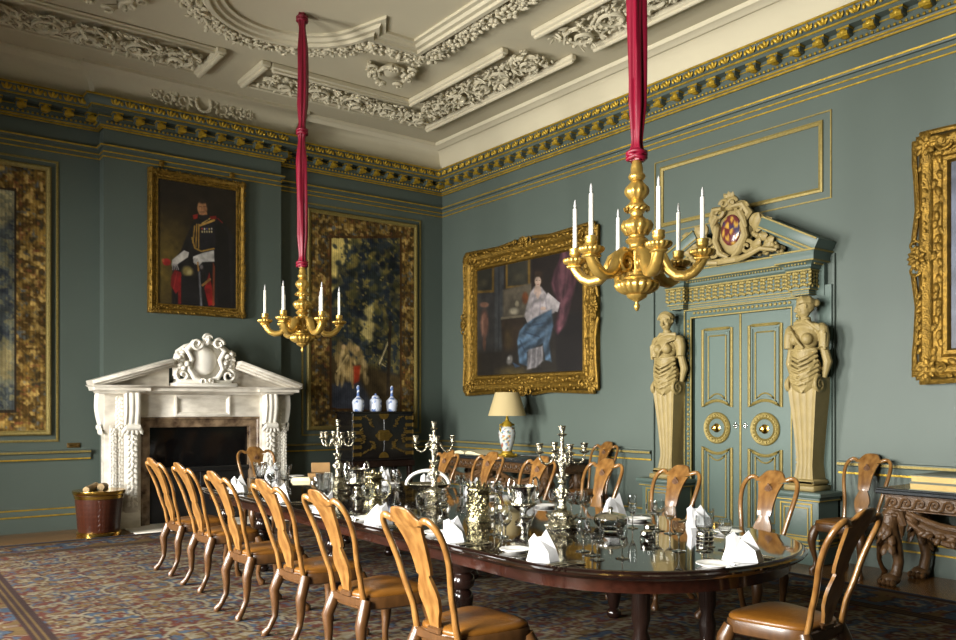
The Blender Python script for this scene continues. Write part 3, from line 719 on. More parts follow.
# ================================================================== RUG
def make_rug():
    W, H = 6.42, 10.5; w, h = 420, 690
    px = W / (w - 1)
    PAL = np.array([(92, 50, 38), (58, 42, 38), (136, 124, 100), (68, 80, 92), (108, 84, 50), (84, 44, 34), (120, 104, 80)], float)
    def tile(th, tw, seed):
        hh, hw = th // 2 + 1, tw // 2 + 1
        a = fbm(hh, hw, 7, 6, seed, 3); b = fbm(hh, hw, 9, 7, seed + 20, 3); c = fbm(hh, hw, 11, 9, seed + 40, 2)
        y, x = np.mgrid[0:hh, 0:hw]; r = x / hw + y / hh
        I = np.zeros((hh, hw), int)
        I[b > .53] = 1; I[(a > .57)] = 2; I[(a < .40)] = 3; I[(c > .63)] = 4; I[(np.abs(a - .5) < .02)] = 5; I[(c < .34)] = 6
        st = np.hypot(x * 1.0, y * 1.0) + 2.2 * np.cos(4 * np.arctan2(y, x + 1e-6))
        I[st < 12.5] = 1; I[st < 11] = 3; I[st < 6.5] = 2; I[st < 4] = 0; I[st < 2] = 6
        st2 = np.hypot(hw - 1 - x, hh - 1 - y) + 1.6 * np.cos(6 * np.arctan2(hh - 1 - y, hw - x))
        I[st2 < 11] = 6; I[st2 < 9] = 0; I[st2 < 5.5] = 3; I[st2 < 3] = 4
        ring = np.abs(np.hypot((x - hw) * .9, y) - hw * .62); I[ring < 1.0] = 2
        full = np.concatenate([I[::-1], I[1:]], 0); full = np.concatenate([full[:, ::-1], full[:, 1:]], 1)
        return full[:th, :tw]
    T = [tile(56, 52, s) for s in (3, 57, 101)]
    idx = np.zeros((h, w), int)
    for j in range(h // 56 + 1):
        for i in range(w // 52 + 1):
            t = T[(i + 2 * j) % 3]; y0, x0 = j * 56, i * 52 - 2
            ys = slice(y0, min(h, y0 + 56)); xs = slice(max(0, x0), min(w, x0 + 52))
            idx[ys, xs] = t[:ys.stop - ys.start, xs.start - x0:xs.stop - x0]
    C = PAL[idx]
    y, x = np.mgrid[0:h, 0:w]; e = np.minimum(np.minimum(x, w - 1 - x), np.minimum(y, h - 1 - y)) * px
    # main border: rosettes on madder
    s = np.where(np.minimum(x, w - 1 - x) < np.minimum(y, h - 1 - y), y, x) * px
    k = (s % .46) / .46 - .5; q = (e - .36) / .26
    st = np.hypot(k * 1.7, q) + .09 * np.cos(6 * np.arctan2(q, k * 1.7 + 1e-6))
    B = np.zeros((h, w), int); nb = fbm(h, w, 90, 56, 33, 2)
    B[nb > .58] = 4; B[nb < .40] = 3; B[np.abs(nb - .5) < .025] = 2
    B[st < .62] = 1; B[st < .55] = 3; B[st < .34] = 2; B[st < .2] = 0
    m = e < .74; C[m] = PAL[B[m]]
    for a, b, c in ((.60, .63, 1), (.63, .655, 4), (.655, .675, 1), (.675, .70, 4), (.70, .74, 1), (.04, .10, 1), (.10, .12, 4), (.0, .04, 3)):
        mm = (e >= a) & (e < b); C[mm] = PAL[c]
    nb2 = fbm(h, w, 230, 150, 91, 2); ff = e > .74; C[ff & (nb2 > .70)] = PAL[0]; C[ff & (nb2 < .28)] = PAL[4]
    C = C * .70 * np.array([.97, 1.0, 1.04])
    C *= (1 + (.22 * (fbm(h, w, 60, 40, 71, 3) - .5) + .12 * (rngs.rand(h, w) - .5)))[:, :, None]
    o = grid_colour('rug', C, W, H, PILE, None, 0.016, .014)
    place(o, (3.51, 10.09 - H / 2, 0.0)); tag(o, 'large red, blue and cream patterned wool carpet under the dining table', 'rug')
make_rug()

# ================================================================== PICTURES
def gilt_frame(w, h, fw, dep, seed, swept=.0, corners=True):
    m = MB(); rnd = random.Random(seed)
    m.frame(w, h, [(0, 0), (0, dep * .45), (fw * .12, dep * .8), (fw * .25, dep), (fw * .38, dep * .9), (fw * .5, dep * .55), (fw * .72, dep * .45), (fw * .82, dep * .62), (fw * .93, dep * .6), (fw, dep * .35), (fw, 0)])
    for side in range(4):
        L = w if side % 2 == 0 else h; off = (h if side % 2 == 0 else w) / 2
        m0 = m.M; m.M = Matrix.Rotation(side * PI / 2, 4, 'Z')
        x = -L / 2 + fw * .4
        while x < L / 2 - fw * .4:
            yy = -off + fw * (.62 + .08 * math.sin(x * 21)); leaf(m, (x, yy, dep * .5), (1, rnd.uniform(-.6, .6), 0), fw * .35, fw * .2, lift=.1)
            leaf(m, (x, -off + fw * .2, dep * .85), (1, rnd.uniform(-.9, .9), 0), fw * .28, fw * .16, lift=.2)
            x += fw * .26
        if swept:
            for q in (-1, 1):
                m.tube([(q * L * .06, -off - swept * .75, dep * .6), (q * L * .12, -off - swept * .25, dep * .7), (q * L * .2, -off + .01, dep * .7), (q * L * .34, -off - swept * .1, dep * .7), (q * (L / 2 - fw * .9), -off - swept * .35, dep * .7), (q * (L / 2 - fw * .1), -off - swept * .5, dep * .6)], fw * .09, 6)
            for k in range(9):
                a = PI * k / 8; leaf(m, (0, -off + fw * .2, dep * .8), (math.cos(a), -math.sin(a), 0), fw * .46, fw * .24, lift=.15)
            rosette(m, (0, -off + fw * .12, dep), fw * .28); spiral(m, (-L * .05, -off, dep * .6), fw * .25, 1.2, 0, 1, fw * .06, dep * .5); spiral(m, (L * .05, -off, dep * .6), fw * .25, 1.2, PI, -1, fw * .06, dep * .5)
        m.M = m0
    if corners:
        for sx in (-1, 1):
            for sy in (-1, 1):
                c = (sx * (w / 2 - fw * .35), sy * (h / 2 - fw * .35), dep * .75)
                rosette(m, c, fw * .36, 8)
                for a in (0, .4, .8, 1.2, 1.57): leaf(m, c, (sx * math.cos(a), sy * math.sin(a), 0), fw * (.42 + swept * 1.5), fw * .26, lift=.05)
                spiral(m, (c[0] - sx * fw * .5, c[1], dep * .6), fw * .28, 1.2, 0, sx, fw * .07, dep * .4)
    return m

# officer's portrait over the fireplace
p = Pic(150, 216, ((75, 90), (378, 137), (70, 555), (375, 578)))
n = fbm(216, 150, 5, 4, 2)
g = np.clip(1 - np.hypot((p.X - 120) / 150, (p.Y - 420) / 260), 0, 1)
p.C[:] = (30, 22, 14); p.mix(g * 1.2, (104, 86, 34)); p.mix((n - .4) * .25, (60, 48, 22))
p.cloth([(246, 225), (205, 255), (180, 310), (160, 360), (130, 400), (125, 560), (375, 580), (375, 330), (330, 260), (290, 232)], (24, 22, 24), 0, .12, .35, 8, 3)
p.poly([(300, 250), (340, 300), (350, 580), (300, 578), (285, 380)], (16, 14, 15))
p.poly([(205, 262), (260, 240), (288, 262), (290, 350), (275, 372), (215, 366), (196, 320)], (28, 26, 32))
p.poly([(205, 228), (226, 222), (222, 240), (208, 244)], (150, 32, 26)); p.poly([(268, 232), (294, 230), (296, 242), (274, 244)], (150, 32, 26)); p.line([(300, 240), (318, 256)], 4, (140, 30, 26))
p.poly([(266, 440), (270, 462), (286, 560), (262, 566), (246, 500)], (150, 26, 26)); p.poly([(280, 400), (288, 420), (284, 566), (276, 566)], (132, 62, 36)); p.poly([(148, 500), (160, 500), (160, 558), (148, 558)], (120, 26, 24))
for q in ((212, 268, 205, 330), (220, 262, 216, 345), (228, 262, 226, 350)): p.line([q[:2], q[2:]], 5, (170, 130, 52))
p.line([(202, 312), (212, 350), (236, 362), (284, 352)], 6, (178, 138, 58)); p.line([(232, 266), (286, 246)], 8, (186, 144, 70)); p.line([(240, 258), (270, 240)], 4, (196, 160, 88))
for k in range(5): p.ell(240 + 9 * k, 278 + (k % 2), 4, 5, ((190, 60, 50), (220, 210, 190), (90, 90, 150), (200, 170, 80), (210, 200, 190))[k], soft=.6); p.ell(240 + 9 * k, 289, 4, 6, (190, 176, 130), soft=.6)
p.poly([(228, 215), (258, 215), (262, 240), (246, 246), (230, 238)], (168, 116, 72)); p.poly([(226, 226), (262, 226), (264, 244), (236, 250)], (30, 26, 28))
p.ell(241, 200, 21, 31, (192, 138, 92)); p.ell(252, 205, 12, 26, (150, 98, 62), soft=.8, a=.7); p.ell(243, 176, 22, 13, (40, 30, 22), soft=.6); p.ell(260, 190, 6, 16, (44, 32, 24), soft=.7)
p.line([(230, 196), (238, 196)], 2, (80, 52, 36), soft=2); p.line([(246, 196), (254, 196)], 2, (80, 52, 36), soft=2); p.line([(240, 198), (238, 210)], 2, (150, 92, 60)); p.line([(232, 216), (249, 216)], 3, (96, 62, 42), soft=2); p.line([(236, 222), (246, 222)], 2, (140, 70, 58))
p.poly([(128, 394), (172, 358), (190, 366), (186, 384), (150, 408), (140, 420), (126, 412)], (206, 200, 190)); p.poly([(205, 382), (240, 368), (284, 358), (286, 400), (240, 402), (226, 416), (206, 404)], (214, 210, 202))
for k in range(4): p.line([(205 + 5 * k, 388), (212 + 6 * k, 412)], 2, (150, 146, 140))
for k in range(4): p.line([(128 + 5 * k, 408), (130 + 7 * k, 430)], 4, (176, 170, 168))
p.ell(108, 402, 17, 15, (176, 36, 36), 20); p.ell(96, 396, 5, 8, (190, 90, 60)); p.poly([(138, 430), (160, 440), (166, 490), (140, 520), (122, 490), (124, 455)], (140, 26, 28)); p.line([(145, 440), (132, 500)], 4, (176, 50, 46))
p.ell(184, 436, 28, 24, (150, 132, 74), 20, .5); p.ell(190, 440, 14, 14, (196, 180, 120), soft=.6); p.poly([(160, 456), (215, 452), (222, 560), (160, 560)], (24, 22, 24)); p.line([(222, 404), (226, 440)], 6, (180, 130, 60)); p.line([(228, 440), (234, 562)], 9, (92, 92, 96)); p.line([(228, 440), (234, 562)], 2, (150, 150, 150))
p.ell(236, 420, 9, 12, (140, 130, 130), soft=.6); p.line([(240, 488), (268, 466)], 9, (170, 120, 60))
t = thing('portrait_painting', 'upright portrait of a standing person in dark dress uniform over the fireplace, plain gilt frame', 'painting', (3.60, BY, 3.62), R_B)
p.mesh('canvas', 1.06, 1.60, OIL, t, .035, .8)
gilt_frame(1.27, 1.84, .13, .085, 4, 0, True).build('frame', GOLD_F, t)
for s in (-.46, .46):
    m = MB(); m.lathe([(0, 0), (.03, 0), (.035, .02), (.02, .03), (0, .035)], 12, (s, 1.0, 0)); m.tube([(s, 1.0, .015), (s, .9, .03)], .005, 6); m.build('hanging_boss', GOLD_F, t)

# lady's portrait on the door wall
p = Pic(230, 200, ((75, 172), (455, 100), (75, 565), (455, 548)))
n = fbm(200, 230, 5, 6, 8)
p.C[:] = (46, 40, 34); p.mix((n - .35) * .6, (64, 54, 40))
p.poly([(60, 160), (150, 145), (150, 470), (60, 480)], (62, 60, 58)); p.poly([(148, 140), (184, 134), (180, 470), (148, 470)], (78, 80, 80)); p.line([(165, 140), (163, 465)], 5, (56, 58, 60))
for (x0, x1, y0, y1, dx) in ((62, 146, 170, 262, -8), (190, 280, 146, 246, -12)):
    p.poly([(x0, y0), (x1, y0 + dx), (x1, y1 + dx * .4), (x0, y1)], (128, 98, 38)); p.poly([(x0 + 8, y0 + 9), (x1 - 9, y0 + dx + 9), (x1 - 9, y1 + dx * .4 - 9), (x0 + 8, y1 - 9)], (60, 58, 46))
    p.ell((x0 + x1) / 2, (y0 + y1) / 2 + 10, 26, 18, (84, 78, 58), soft=.8)
p.poly([(180, 250), (285, 228), (285, 340), (180, 345)], (112, 102, 84), 4); p.poly([(285, 140), (455, 95), (455, 330), (285, 345)], (36, 26, 22), 4)
p.ell(222, 325, 22, 16, (206, 194, 164), soft=.5); p.ell(232, 300, 10, 14, (198, 184, 150), soft=.5)
p.poly([(172, 346), (285, 336), (285, 345), (172, 356)], (150, 138, 112)); p.poly([(172, 356), (260, 348), (230, 500), (180, 495)], (58, 44, 30), 4); p.ell(200, 420, 24, 60, (94, 76, 40), soft=.9, a=.7)
p.ell(107, 370, 21, 62, (132, 92, 76), soft=.4); p.ell(107, 302, 22, 12, (140, 100, 80), soft=.4); p.ell(107, 440, 8, 30, (112, 78, 62)); p.ell(100, 375, 6, 44, (176, 130, 106), soft=.8)
p.poly([(60, 470), (455, 450), (455, 570), (60, 570)], (44, 38, 30), 14); p.ell(215, 540, 80, 30, (112, 94, 50), soft=.9); p.poly([(360, 350), (455, 330), (455, 540), (370, 540)], (28, 23, 22), 6)
p.cloth([(388, 90), (455, 90), (440, 170), (424, 260), (395, 380), (372, 410), (358, 385), (376, 320), (350, 230), (360, 190), (380, 150)], (104, 62, 72), 10, .22, .4, 3, 4)
for a in ((392, 130, 378, 390), (405, 170, 385, 380), (372, 190, 390, 330)): p.line([a[:2], a[2:]], 6, (142, 92, 100), a=.6, soft=5)
p.line([(384, 130), (362, 230), (380, 320)], 5, (84, 44, 56), soft=4); p.ell(262, 280, 14, 26, (132, 74, 36), soft=.4)
p.ell(308, 215, 22, 36, (50, 36, 26), 10, .3); p.cloth([(294, 240), (318, 242), (345, 280), (366, 312), (362, 334), (330, 348), (285, 358), (258, 348), (268, 300), (280, 262)], (196, 186, 186), 60, .25, .18, 5, 3)
p.ell(306, 222, 13, 20, (224, 194, 172), soft=.3); p.poly([(298, 234), (313, 234), (318, 262), (306, 285), (292, 262)], (222, 192, 172)); p.ell(308, 197, 16, 12, (62, 44, 30), soft=.4)
p.line([(299, 219), (304, 219)], 1.6, (70, 50, 42)); p.line([(309, 219), (313, 219)], 1.6, (70, 50, 42)); p.line([(304, 233), (309, 233)], 1.8, (170, 80, 76)); p.line([(306, 221), (305, 228)], 1.2, (190, 150, 130))
p.poly([(340, 262), (380, 300), (372, 332), (330, 322), (322, 306)], (222, 212, 212)); p.poly([(275, 300), (262, 350), (278, 392), (290, 388), (284, 340)], (214, 204, 202)); p.ell(324, 318, 12, 7, (222, 190, 168)); p.ell(281, 388, 6, 10, (222, 190, 168))
for a in ((300, 262, 280, 340), (316, 270, 312, 340), (330, 270, 336, 320)): p.line([a[:2], a[2:]], 4, (160, 152, 160), a=.6, soft=4)
p.cloth([(292, 352), (352, 322), (358, 380), (344, 440), (352, 505), (330, 498), (322, 440), (268, 470), (272, 520), (240, 510), (232, 430), (242, 395), (262, 372)], (92, 120, 146), 50, .2, .38, 9, 3)
for a in ((300, 360, 345, 345), (270, 385, 330, 392), (250, 410, 300, 430), (338, 380, 330, 440)): p.line([a[:2], a[2:]], 6, (138, 164, 186), a=.45, soft=7)
for a in ((290, 376, 340, 368), (260, 400, 310, 416), (244, 430, 262, 470)): p.line([a[:2], a[2:]], 5, (54, 74, 98), a=.8, soft=5)
p.cloth([(272, 462), (322, 448), (325, 500), (300, 524), (268, 532), (270, 500)], (190, 184, 186), 5, .4, .25, 12, 3)
for k in range(5): p.line([(280 + 9 * k, 458), (274 + 10 * k, 522)], 3, (120, 118, 126), a=.4, soft=3)
p.ell(205, 497, 15, 22, (170, 164, 156), 15, .5); p.ell(202, 492, 6, 8, (222, 218, 208), soft=.6); p.poly([(215, 505), (245, 520), (225, 525)], (70, 92, 118))
t = thing('wide_painting', 'wide painting of a seated person in white and blue dress, ornate swept gilt frame', 'painting', (X1, 8.93, 2.78), R_R)
p.mesh('canvas', 2.34, 1.70, OIL, t, .04, .58)
gilt_frame(2.84, 2.14, .27, .12, 6, .04, True).build('frame', GOLD_F, t)

# dark picture at the right edge
p = Pic(80, 120, ((0, 0), (80, 0), (0, 120), (80, 120))); n = fbm(120, 80, 26, 5, 40); n2 = fbm(120, 80, 5, 4, 44)
p.C[:] = (86, 92, 108); p.mix((n - .3) * .9, (128, 136, 152)); p.mix((n2 - .5) * 1.5, (56, 58, 66)); p.ell(52, 50, 16, 34, (70, 60, 62), soft=.8)
t = thing('framed_picture', 'dark blue-grey picture in a wide swept gilt frame, cut by right edge of photo', 'painting', (X1, 2.08, 2.82), R_R)
p.mesh('canvas', 2.42, 1.84, OIL, t, .04, .75)
gilt_frame(2.86, 2.16, .27, .13, 8, .045, True).build('frame', GOLD_F, t)

# tapestries
def tapestry(seed, w, h, corners, scene):
    p = Pic(w, h, corners); rs = np.random.RandomState(seed)
    x0, x1 = corners[0][0], corners[1][0]; y0, y1 = corners[0][1], corners[2][1]
    a = fbm(h, w, 44, 26, seed, 3); b = fbm(h, w, 56, 34, seed + 9, 2); c = fbm(h, w, 64, 38, seed + 30, 2)
    p.C[:] = (58, 44, 22); p.mix((a - .42) * 4, (96, 76, 36)); p.mix((b - .57) * 5, (132, 110, 62)); p.mix((.38 - b) * 6, (44, 40, 30)); p.mix((c - .66) * 4, (88, 54, 34)); p.mix((.34 - c) * 4, (66, 70, 72))
    scene(p, a, b, c)
    p.C *= 1.22 * (1 + .10 * (rs.rand(h, w) - .5) + .08 * np.sin(np.arange(w) * 2.1)[None, :])[:, :, None]
    return p
def scene_right(p, a, b, c):
    m = ((p.X > 80) & (p.X < 262) & (p.Y > 108) & (p.Y < 562)) * 1.0
    p.mix(((p.X > 74) & (p.X < 268) & (p.Y > 102) & (p.Y < 568)) * 1., (58, 40, 22)); S = p.C.copy()
    p.C[:] = (52, 52, 40); p.mix((a - .42) * 3, (86, 78, 46)); p.mix((b < .45) * .8, (30, 36, 42))
    sk = (132, 150); p.poly([(70, 100), (134, 100), (124, 150), (108, 178), (96, 176), (88, 240), (70, 270)], (168, 150, 88), 3); p.poly([(154, 300), (188, 282), (194, 330), (182, 390), (156, 384)], (150, 136, 86), 5)
    for k in range(260):
        x, y = 80 + rngs.rand() * 185, 110 + rngs.rand() ** 1.2 * 300
        if (x < 118 and y < 220 and rngs.rand() < .8) or (156 < x < 188 and 300 < y < 380 and rngs.rand() < .7): continue
        p.ell(x, y, 8 + rngs.rand() * 10, 6 + rngs.rand() * 9, ((28, 32, 30), (36, 42, 44), (60, 58, 34), (26, 30, 36), (90, 80, 42))[rngs.randint(5)], rngs.rand() * 90, .5, .85)
    for k in range(220):
        x, y = 100 + rngs.rand() * 165, 110 + rngs.rand() * 440
        p.ell(x, y, 3 + rngs.rand() * 3, 2 + rngs.rand() * 2, ((128, 112, 58), (104, 96, 52), (40, 46, 54))[rngs.randint(3)], rngs.rand() * 90, .5, .7)
    p.poly([(70, 420), (265, 470), (265, 570), (70, 570)], (58, 48, 30), 8); p.poly([(78, 500), (150, 480), (200, 570), (78, 570)], (48, 50, 56), 6)
    for k in range(70):
        x, y = 92 + rngs.rand() * 78, 390 + rngs.rand() * 100; q = ((138, 116, 74), (112, 94, 58), (92, 78, 48), (150, 130, 88))[rngs.randint(4)]
        p.ell(x, y, 4 + rngs.rand() * 6, 8 + rngs.rand() * 14, q, rngs.rand() * 40 - 20, .6, .8)
    p.ell(110, 398, 7, 9, (160, 134, 92), soft=.5); p.ell(146, 402, 7, 9, (156, 130, 88), soft=.5); p.line([(104, 420), (94, 500)], 6, (150, 130, 88), a=.8); p.line([(128, 430), (134, 505)], 6, (128, 106, 68), a=.8); p.poly([(136, 448), (154, 446), (150, 488), (136, 496)], (128, 46, 26), 3); p.line([(120, 420), (92, 465)], 4, (156, 138, 94), a=.8)
    p.line([(232, 375), (205, 440)], 4, (164, 150, 112)); p.line([(212, 440), (222, 446)], 3, (150, 138, 100)); p.line([(235, 330), (228, 520)], 9, (40, 34, 26))
    p.C = S * (1 - m[:, :, None]) + p.C * m[:, :, None]
def scene_left(p, a, b, c):
    m = (p.X < 34) * (p.Y > 92) * (p.Y < 560) * 1.0
    p.mix(((p.X < 37) & (p.Y > 86) & (p.Y < 566)) * 1., (40, 34, 26)); S = p.C.copy()
    p.C[:] = (54, 58, 58); p.mix((b - .5) * 6, (88, 84, 62)); p.mix((.44 - a) * 6, (38, 42, 48)); p.poly([(-250, 90), (34, 90), (34, 140), (10, 170), (-250, 150)], (124, 116, 86), 6)
    p.poly([(-250, 420), (34, 420), (34, 500), (-250, 500)], (106, 97, 68), 10); p.mix((c > .6) * .6, (80, 82, 70))
    p.C = S * (1 - m[:, :, None]) + p.C * m[:, :, None]
for nm, cx, lab, pic in (('r', 6.20, 'tall verdure tapestry in gilt moulding behind the black lacquer cabinet', tapestry(50, 150, 264, ((26, 36), (304, 82), (26, 616), (304, 596)), scene_right)),
                         ('l', .95, 'tall flower-bordered tapestry left of the fireplace, cut by left edge of photo', tapestry(90, 150, 264, ((-262, 30), (103, 38), (-262, 606), (103, 606)), scene_left))):
    t = thing('tapestry', lab, 'tapestry', (cx, Y1, 2.78), R_B)
    pic.mesh('cloth', 1.80, 3.14, WOVEN, t, .02)
    m = MB(); m.frame(2.06, 3.4, [(0, 0), (0, .012), (.014, .016), (.026, .012), (.026, 0)]); m.frame(1.90, 3.24, [(0, 0), (0, .03), (.015, .045), (.035, .04), (.05, .025), (.06, .025), (.06, 0)])
    m.build('frame', GOLD_P, t)

# ================================================================== FIREPLACE
FX = 3.62
fp = thing('fireplace', 'white carved marble fireplace with broken pediment and cartouche', 'fireplace', (FX, BY, 0), R_B)
rnd = random.Random(17)
def console(m, x0, x1, n0, z0, z1):   # scrolled bracket seen from the front
    R = []; w = x1 - x0
    for k in range(13):
        t = k / 12; z = z0 + (z1 - z0) * t; n = n0 + .075 + .05 * math.sin(t * PI * .9) + .05 * t
        ring = []
        for q in range(17):
            u = q / 16; ring.append((x0 + w * u, z, n - .016 * (1 - abs(math.cos(u * PI * 2.5)))))
        ring += [(x1, z, n0 - .02), (x0, z, n0 - .02)]; R.append(ring)
    m.rings(R)
    for k in range(5): leaf(m, ((x0 + x1) / 2 + (k - 2) * w * .2, z0 + .05, n0 + .1), ((k - 2) * .25, -1, 0), .12, w * .3, lift=-.2)
    m.tube([(x0, z0 + .03, n0 + .09), (x1, z0 + .03, n0 + .09)], .04, 10)
def drop(m, x, z0, z1, n, w):
    z = z1
    while z > z0:
        for s in (-1, 0, 1): leaf(m, (x, z, n), (s * .8, -1, 0), w * .9, w * .55, lift=.3)
        m.ell((x + rnd.uniform(-.2, .2) * w, z - w * .3, n + w * .2), w * .22, q=(6, 4)); z -= w * .62
for s in (-1, 1):
    m = MB(); a, b = sorted((s * .775, s * 1.14)) if s > 0 else (-1.20, -.775); m.box(a, b, 0, 1.69, 0, .16, .004); a2, b2 = sorted((s * .79, s * 1.17)); m.box(a2, b2, 0, .22, 0, .2, .01)
    a3, b3 = sorted((s * .81, s * .98)); m.box(a3, b3, .2, 1.28, .15, .215, .01); a4, b4 = sorted((s * 1.07, s * 1.14)); m.box(a4, b4, .2, 1.28, .1, .18, .01)
    m.build('jamb', MARBLE, fp)
    m = MB(); console(m, a3, b3, .17, 1.22, 1.675); m.build('scroll_bracket', MARBLE2, fp, 50)
    m = MB(); m.M = Matrix.Translation((1.12 if s > 0 else -1.18, 0, .08)) @ Matrix.Rotation(s * PI / 2, 4, 'Y') @ Matrix.Diagonal((1, 1, .7, 1)); console(m, -.072, .072, -.01, 1.222, 1.672); m.M = None; m.build('scroll_bracket', MARBLE2, fp, 50)
    m = MB(); drop(m, s * .895, .3, 1.24, .215, .11); drop(m, s * 1.03, .5, 1.64, .165, .08); drop(m, s * 1.105, .4, 1.24, .185, .07); m.build('leaf_drop', MARBLE2, fp)
m = MB(); m.box(-.80, .80, 1.372, 1.69, 0, .152, .004); m.frame(.72, .27, [(0, 0), (0, .03), (.02, .035), (.05, .012), (.05, -.01)], (0, 1.52, .15)); m.box(-1.0, 1.0, 1.655, 1.69, 0, .17, .006); m.build('frieze', MARBLE, fp)
m = MB(); m.M = SWAP
SP = [(-1.26, 0), (-1.26, .25), (-.78, .25), (-.78, .2), (.78, .2), (.78, .25), (1.19, .25), (1.19, 0)]
m.run(SP, [(0, 1.66), (.02, 1.67), (.03, 1.69), (.08, 1.70), (.08, 1.735), (.10, 1.745), (.12, 1.765), (-.18, 1.765), (-.18, 1.66)], -1); m.M = None; m.build('mantel_shelf', MARBLE, fp)
for s in (-1, 1):
    m = MB(); a, b = (1.31 if s > 0 else -1.38, 1.765), (s * .42, 2.06); L = math.hypot(b[0] - a[0], b[1] - a[1]); ang = math.atan2(b[1] - a[1], b[0] - a[0])
    m.M = Matrix.Translation((a[0], a[1], 0)) @ Matrix.Rotation(ang, 4, 'Z'); f = 1 if s < 0 else -1
    for y0, y1, n in ((0, .05, .38), (-.03, 0, .34), (-.06, -.03, .28)):
        q = sorted((y0 * f, y1 * f)); m.box(.02, L, q[0], q[1], 0, n, .006)
    m.M = None; m.prism([(s * 1.2, 1.75), (s * .42, 1.75), (s * .42, 2.02)], 0, .12)
    m.build('raking_cornice', MARBLE, fp)
m = MB(); m.box(-.40, .40, 1.76, 1.81, 0, .34, .01); m.box(-.34, .34, 1.81, 1.85, 0, .30, .01); m.M = Matrix.Translation((0, 2.11, .15)); m.ell((0, -.02, -.02), (.38, .27, .09), q=(20, 14)); cartouche(m, .82, .60, .22, rnd, True); m.M = None; m.build('cartouche', MARBLE2, fp, 60)
m = MB(); arch = [(-.65, 0), (-.65, 1.24), (.65, 1.24), (.65, 0)]; m.run(arch, [(0, 0), (0, .10), (-.03, .12), (-.09, .13), (-.105, .148), (-.13, .148), (-.13, 0)]); m.build('marble_slip', BMARBLE, fp)
m = MB(); m.box(-.66, .66, .0, 1.25, .0, .02); m.build('register_plate', BLACK, fp)
m = MB(); m.box(-.65, .65, .66, .72, .02, .09, .004); m.box(-.65, -.0, .02, .66, .02, .05, .004); m.box(.0, .65, .02, .66, .02, .05, .004); m.build('iron_hob', IRON, fp)
m = MB(); m.box(-.98, .98, 0, .015, .02, .72, .004); m.build('hearth_slab', MARBLE, fp)
# small brass plates on the dado left of the fireplace
OLDB = mat('old_brass', (92, 72, 34), .4, .6)
t = thing('switch_plate', 'small brass double switch plate on the wall above rail, left of fireplace', 'switch', (2.15, Y1, 1.03), R_B)
m = MB(); m.box(-.075, .075, -.03, .03, 0, .01, .003); m.build('plate', OLDB, t)
for s in (-1, 1):
    m = MB(); m.lathe([(0, 0), (.014, 0), (.01, .02), (0, .022)], 10, (s * .045, 0, .01)); m.build('switch', OLDB, t)

# ================================================================== PEAT BUCKET AND LOGS
bk = thing('peat_bucket', 'round brown wood bucket with brass bands, holding logs beside the fireplace', 'bucket', (2.28, 10.35, 0.0))
bk.scale = (.92, .92, .97)
m = MB(); m.lathe([(0, .05), (.235, .05), (.245, .07), (.285, .52), (.27, .52), (.235, .30), (0, .30)], 40); b = m.build('body', weave_mat('diamond_weave', (62, 28, 14), (54, 23, 11)), bk)
uv = b.data.uv_layers.new(name='UVMap')
for lp in b.data.loops:
    v = b.data.vertices[lp.vertex_index].co; uv.data[lp.index].uv = (math.atan2(v.y, v.x) / (2 * PI), v.z * .55)
m = MB(); m.lathe([(.238, 0), (.26, 0), (.262, .05), (.25, .06), (.238, .06)], 40); m.build('brass_foot', BRASS, bk)
m = MB(); m.lathe([(.276, .455), (.286, .455), (.292, .495), (.28, .495)], 40); m.build('brass_band', BRASS, bk)
m = MB(); m.lathe([(.27, .505), (.30, .505), (.312, .53), (.31, .55), (.275, .55)], 40); m.build('rim', BRASS, bk)
for i, (x, y, z, rz, ry, L, r) in enumerate(((-.02, .13, .50, .25, .05, .36, .05), (.0, .0, .50, .1, -.04, .42, .052), (.03, -.13, .50, .2, .06, .36, .05), (.06, .06, .61, 1.2, .06, .32, .042), (-.10, -.04, .61, 1.0, -.08, .3, .04))):
    m = MB(); pr = [(random.uniform(.85, 1.1) * r * math.cos(2 * PI * k / 9), random.uniform(.85, 1.1) * r * math.sin(2 * PI * k / 9)) for k in range(9)]
    m.prism(pr, -L / 2, L / 2, 0); lg = m.build('log', LOG, None, 30)
    place(lg, (2.28 + x * .9, 10.35 + y * .9, z - .045), (Matrix.Rotation(rz, 4, 'Z') @ Matrix.Rotation(ry, 4, 'Y')))
    tag(lg, 'split pale log in the brass-banded bucket, ' + ('lying at the back', 'lying in the middle', 'lying at the front', 'crossing on top at the right', 'crossing on top at the left')[i], 'log', 'logs in the bucket')

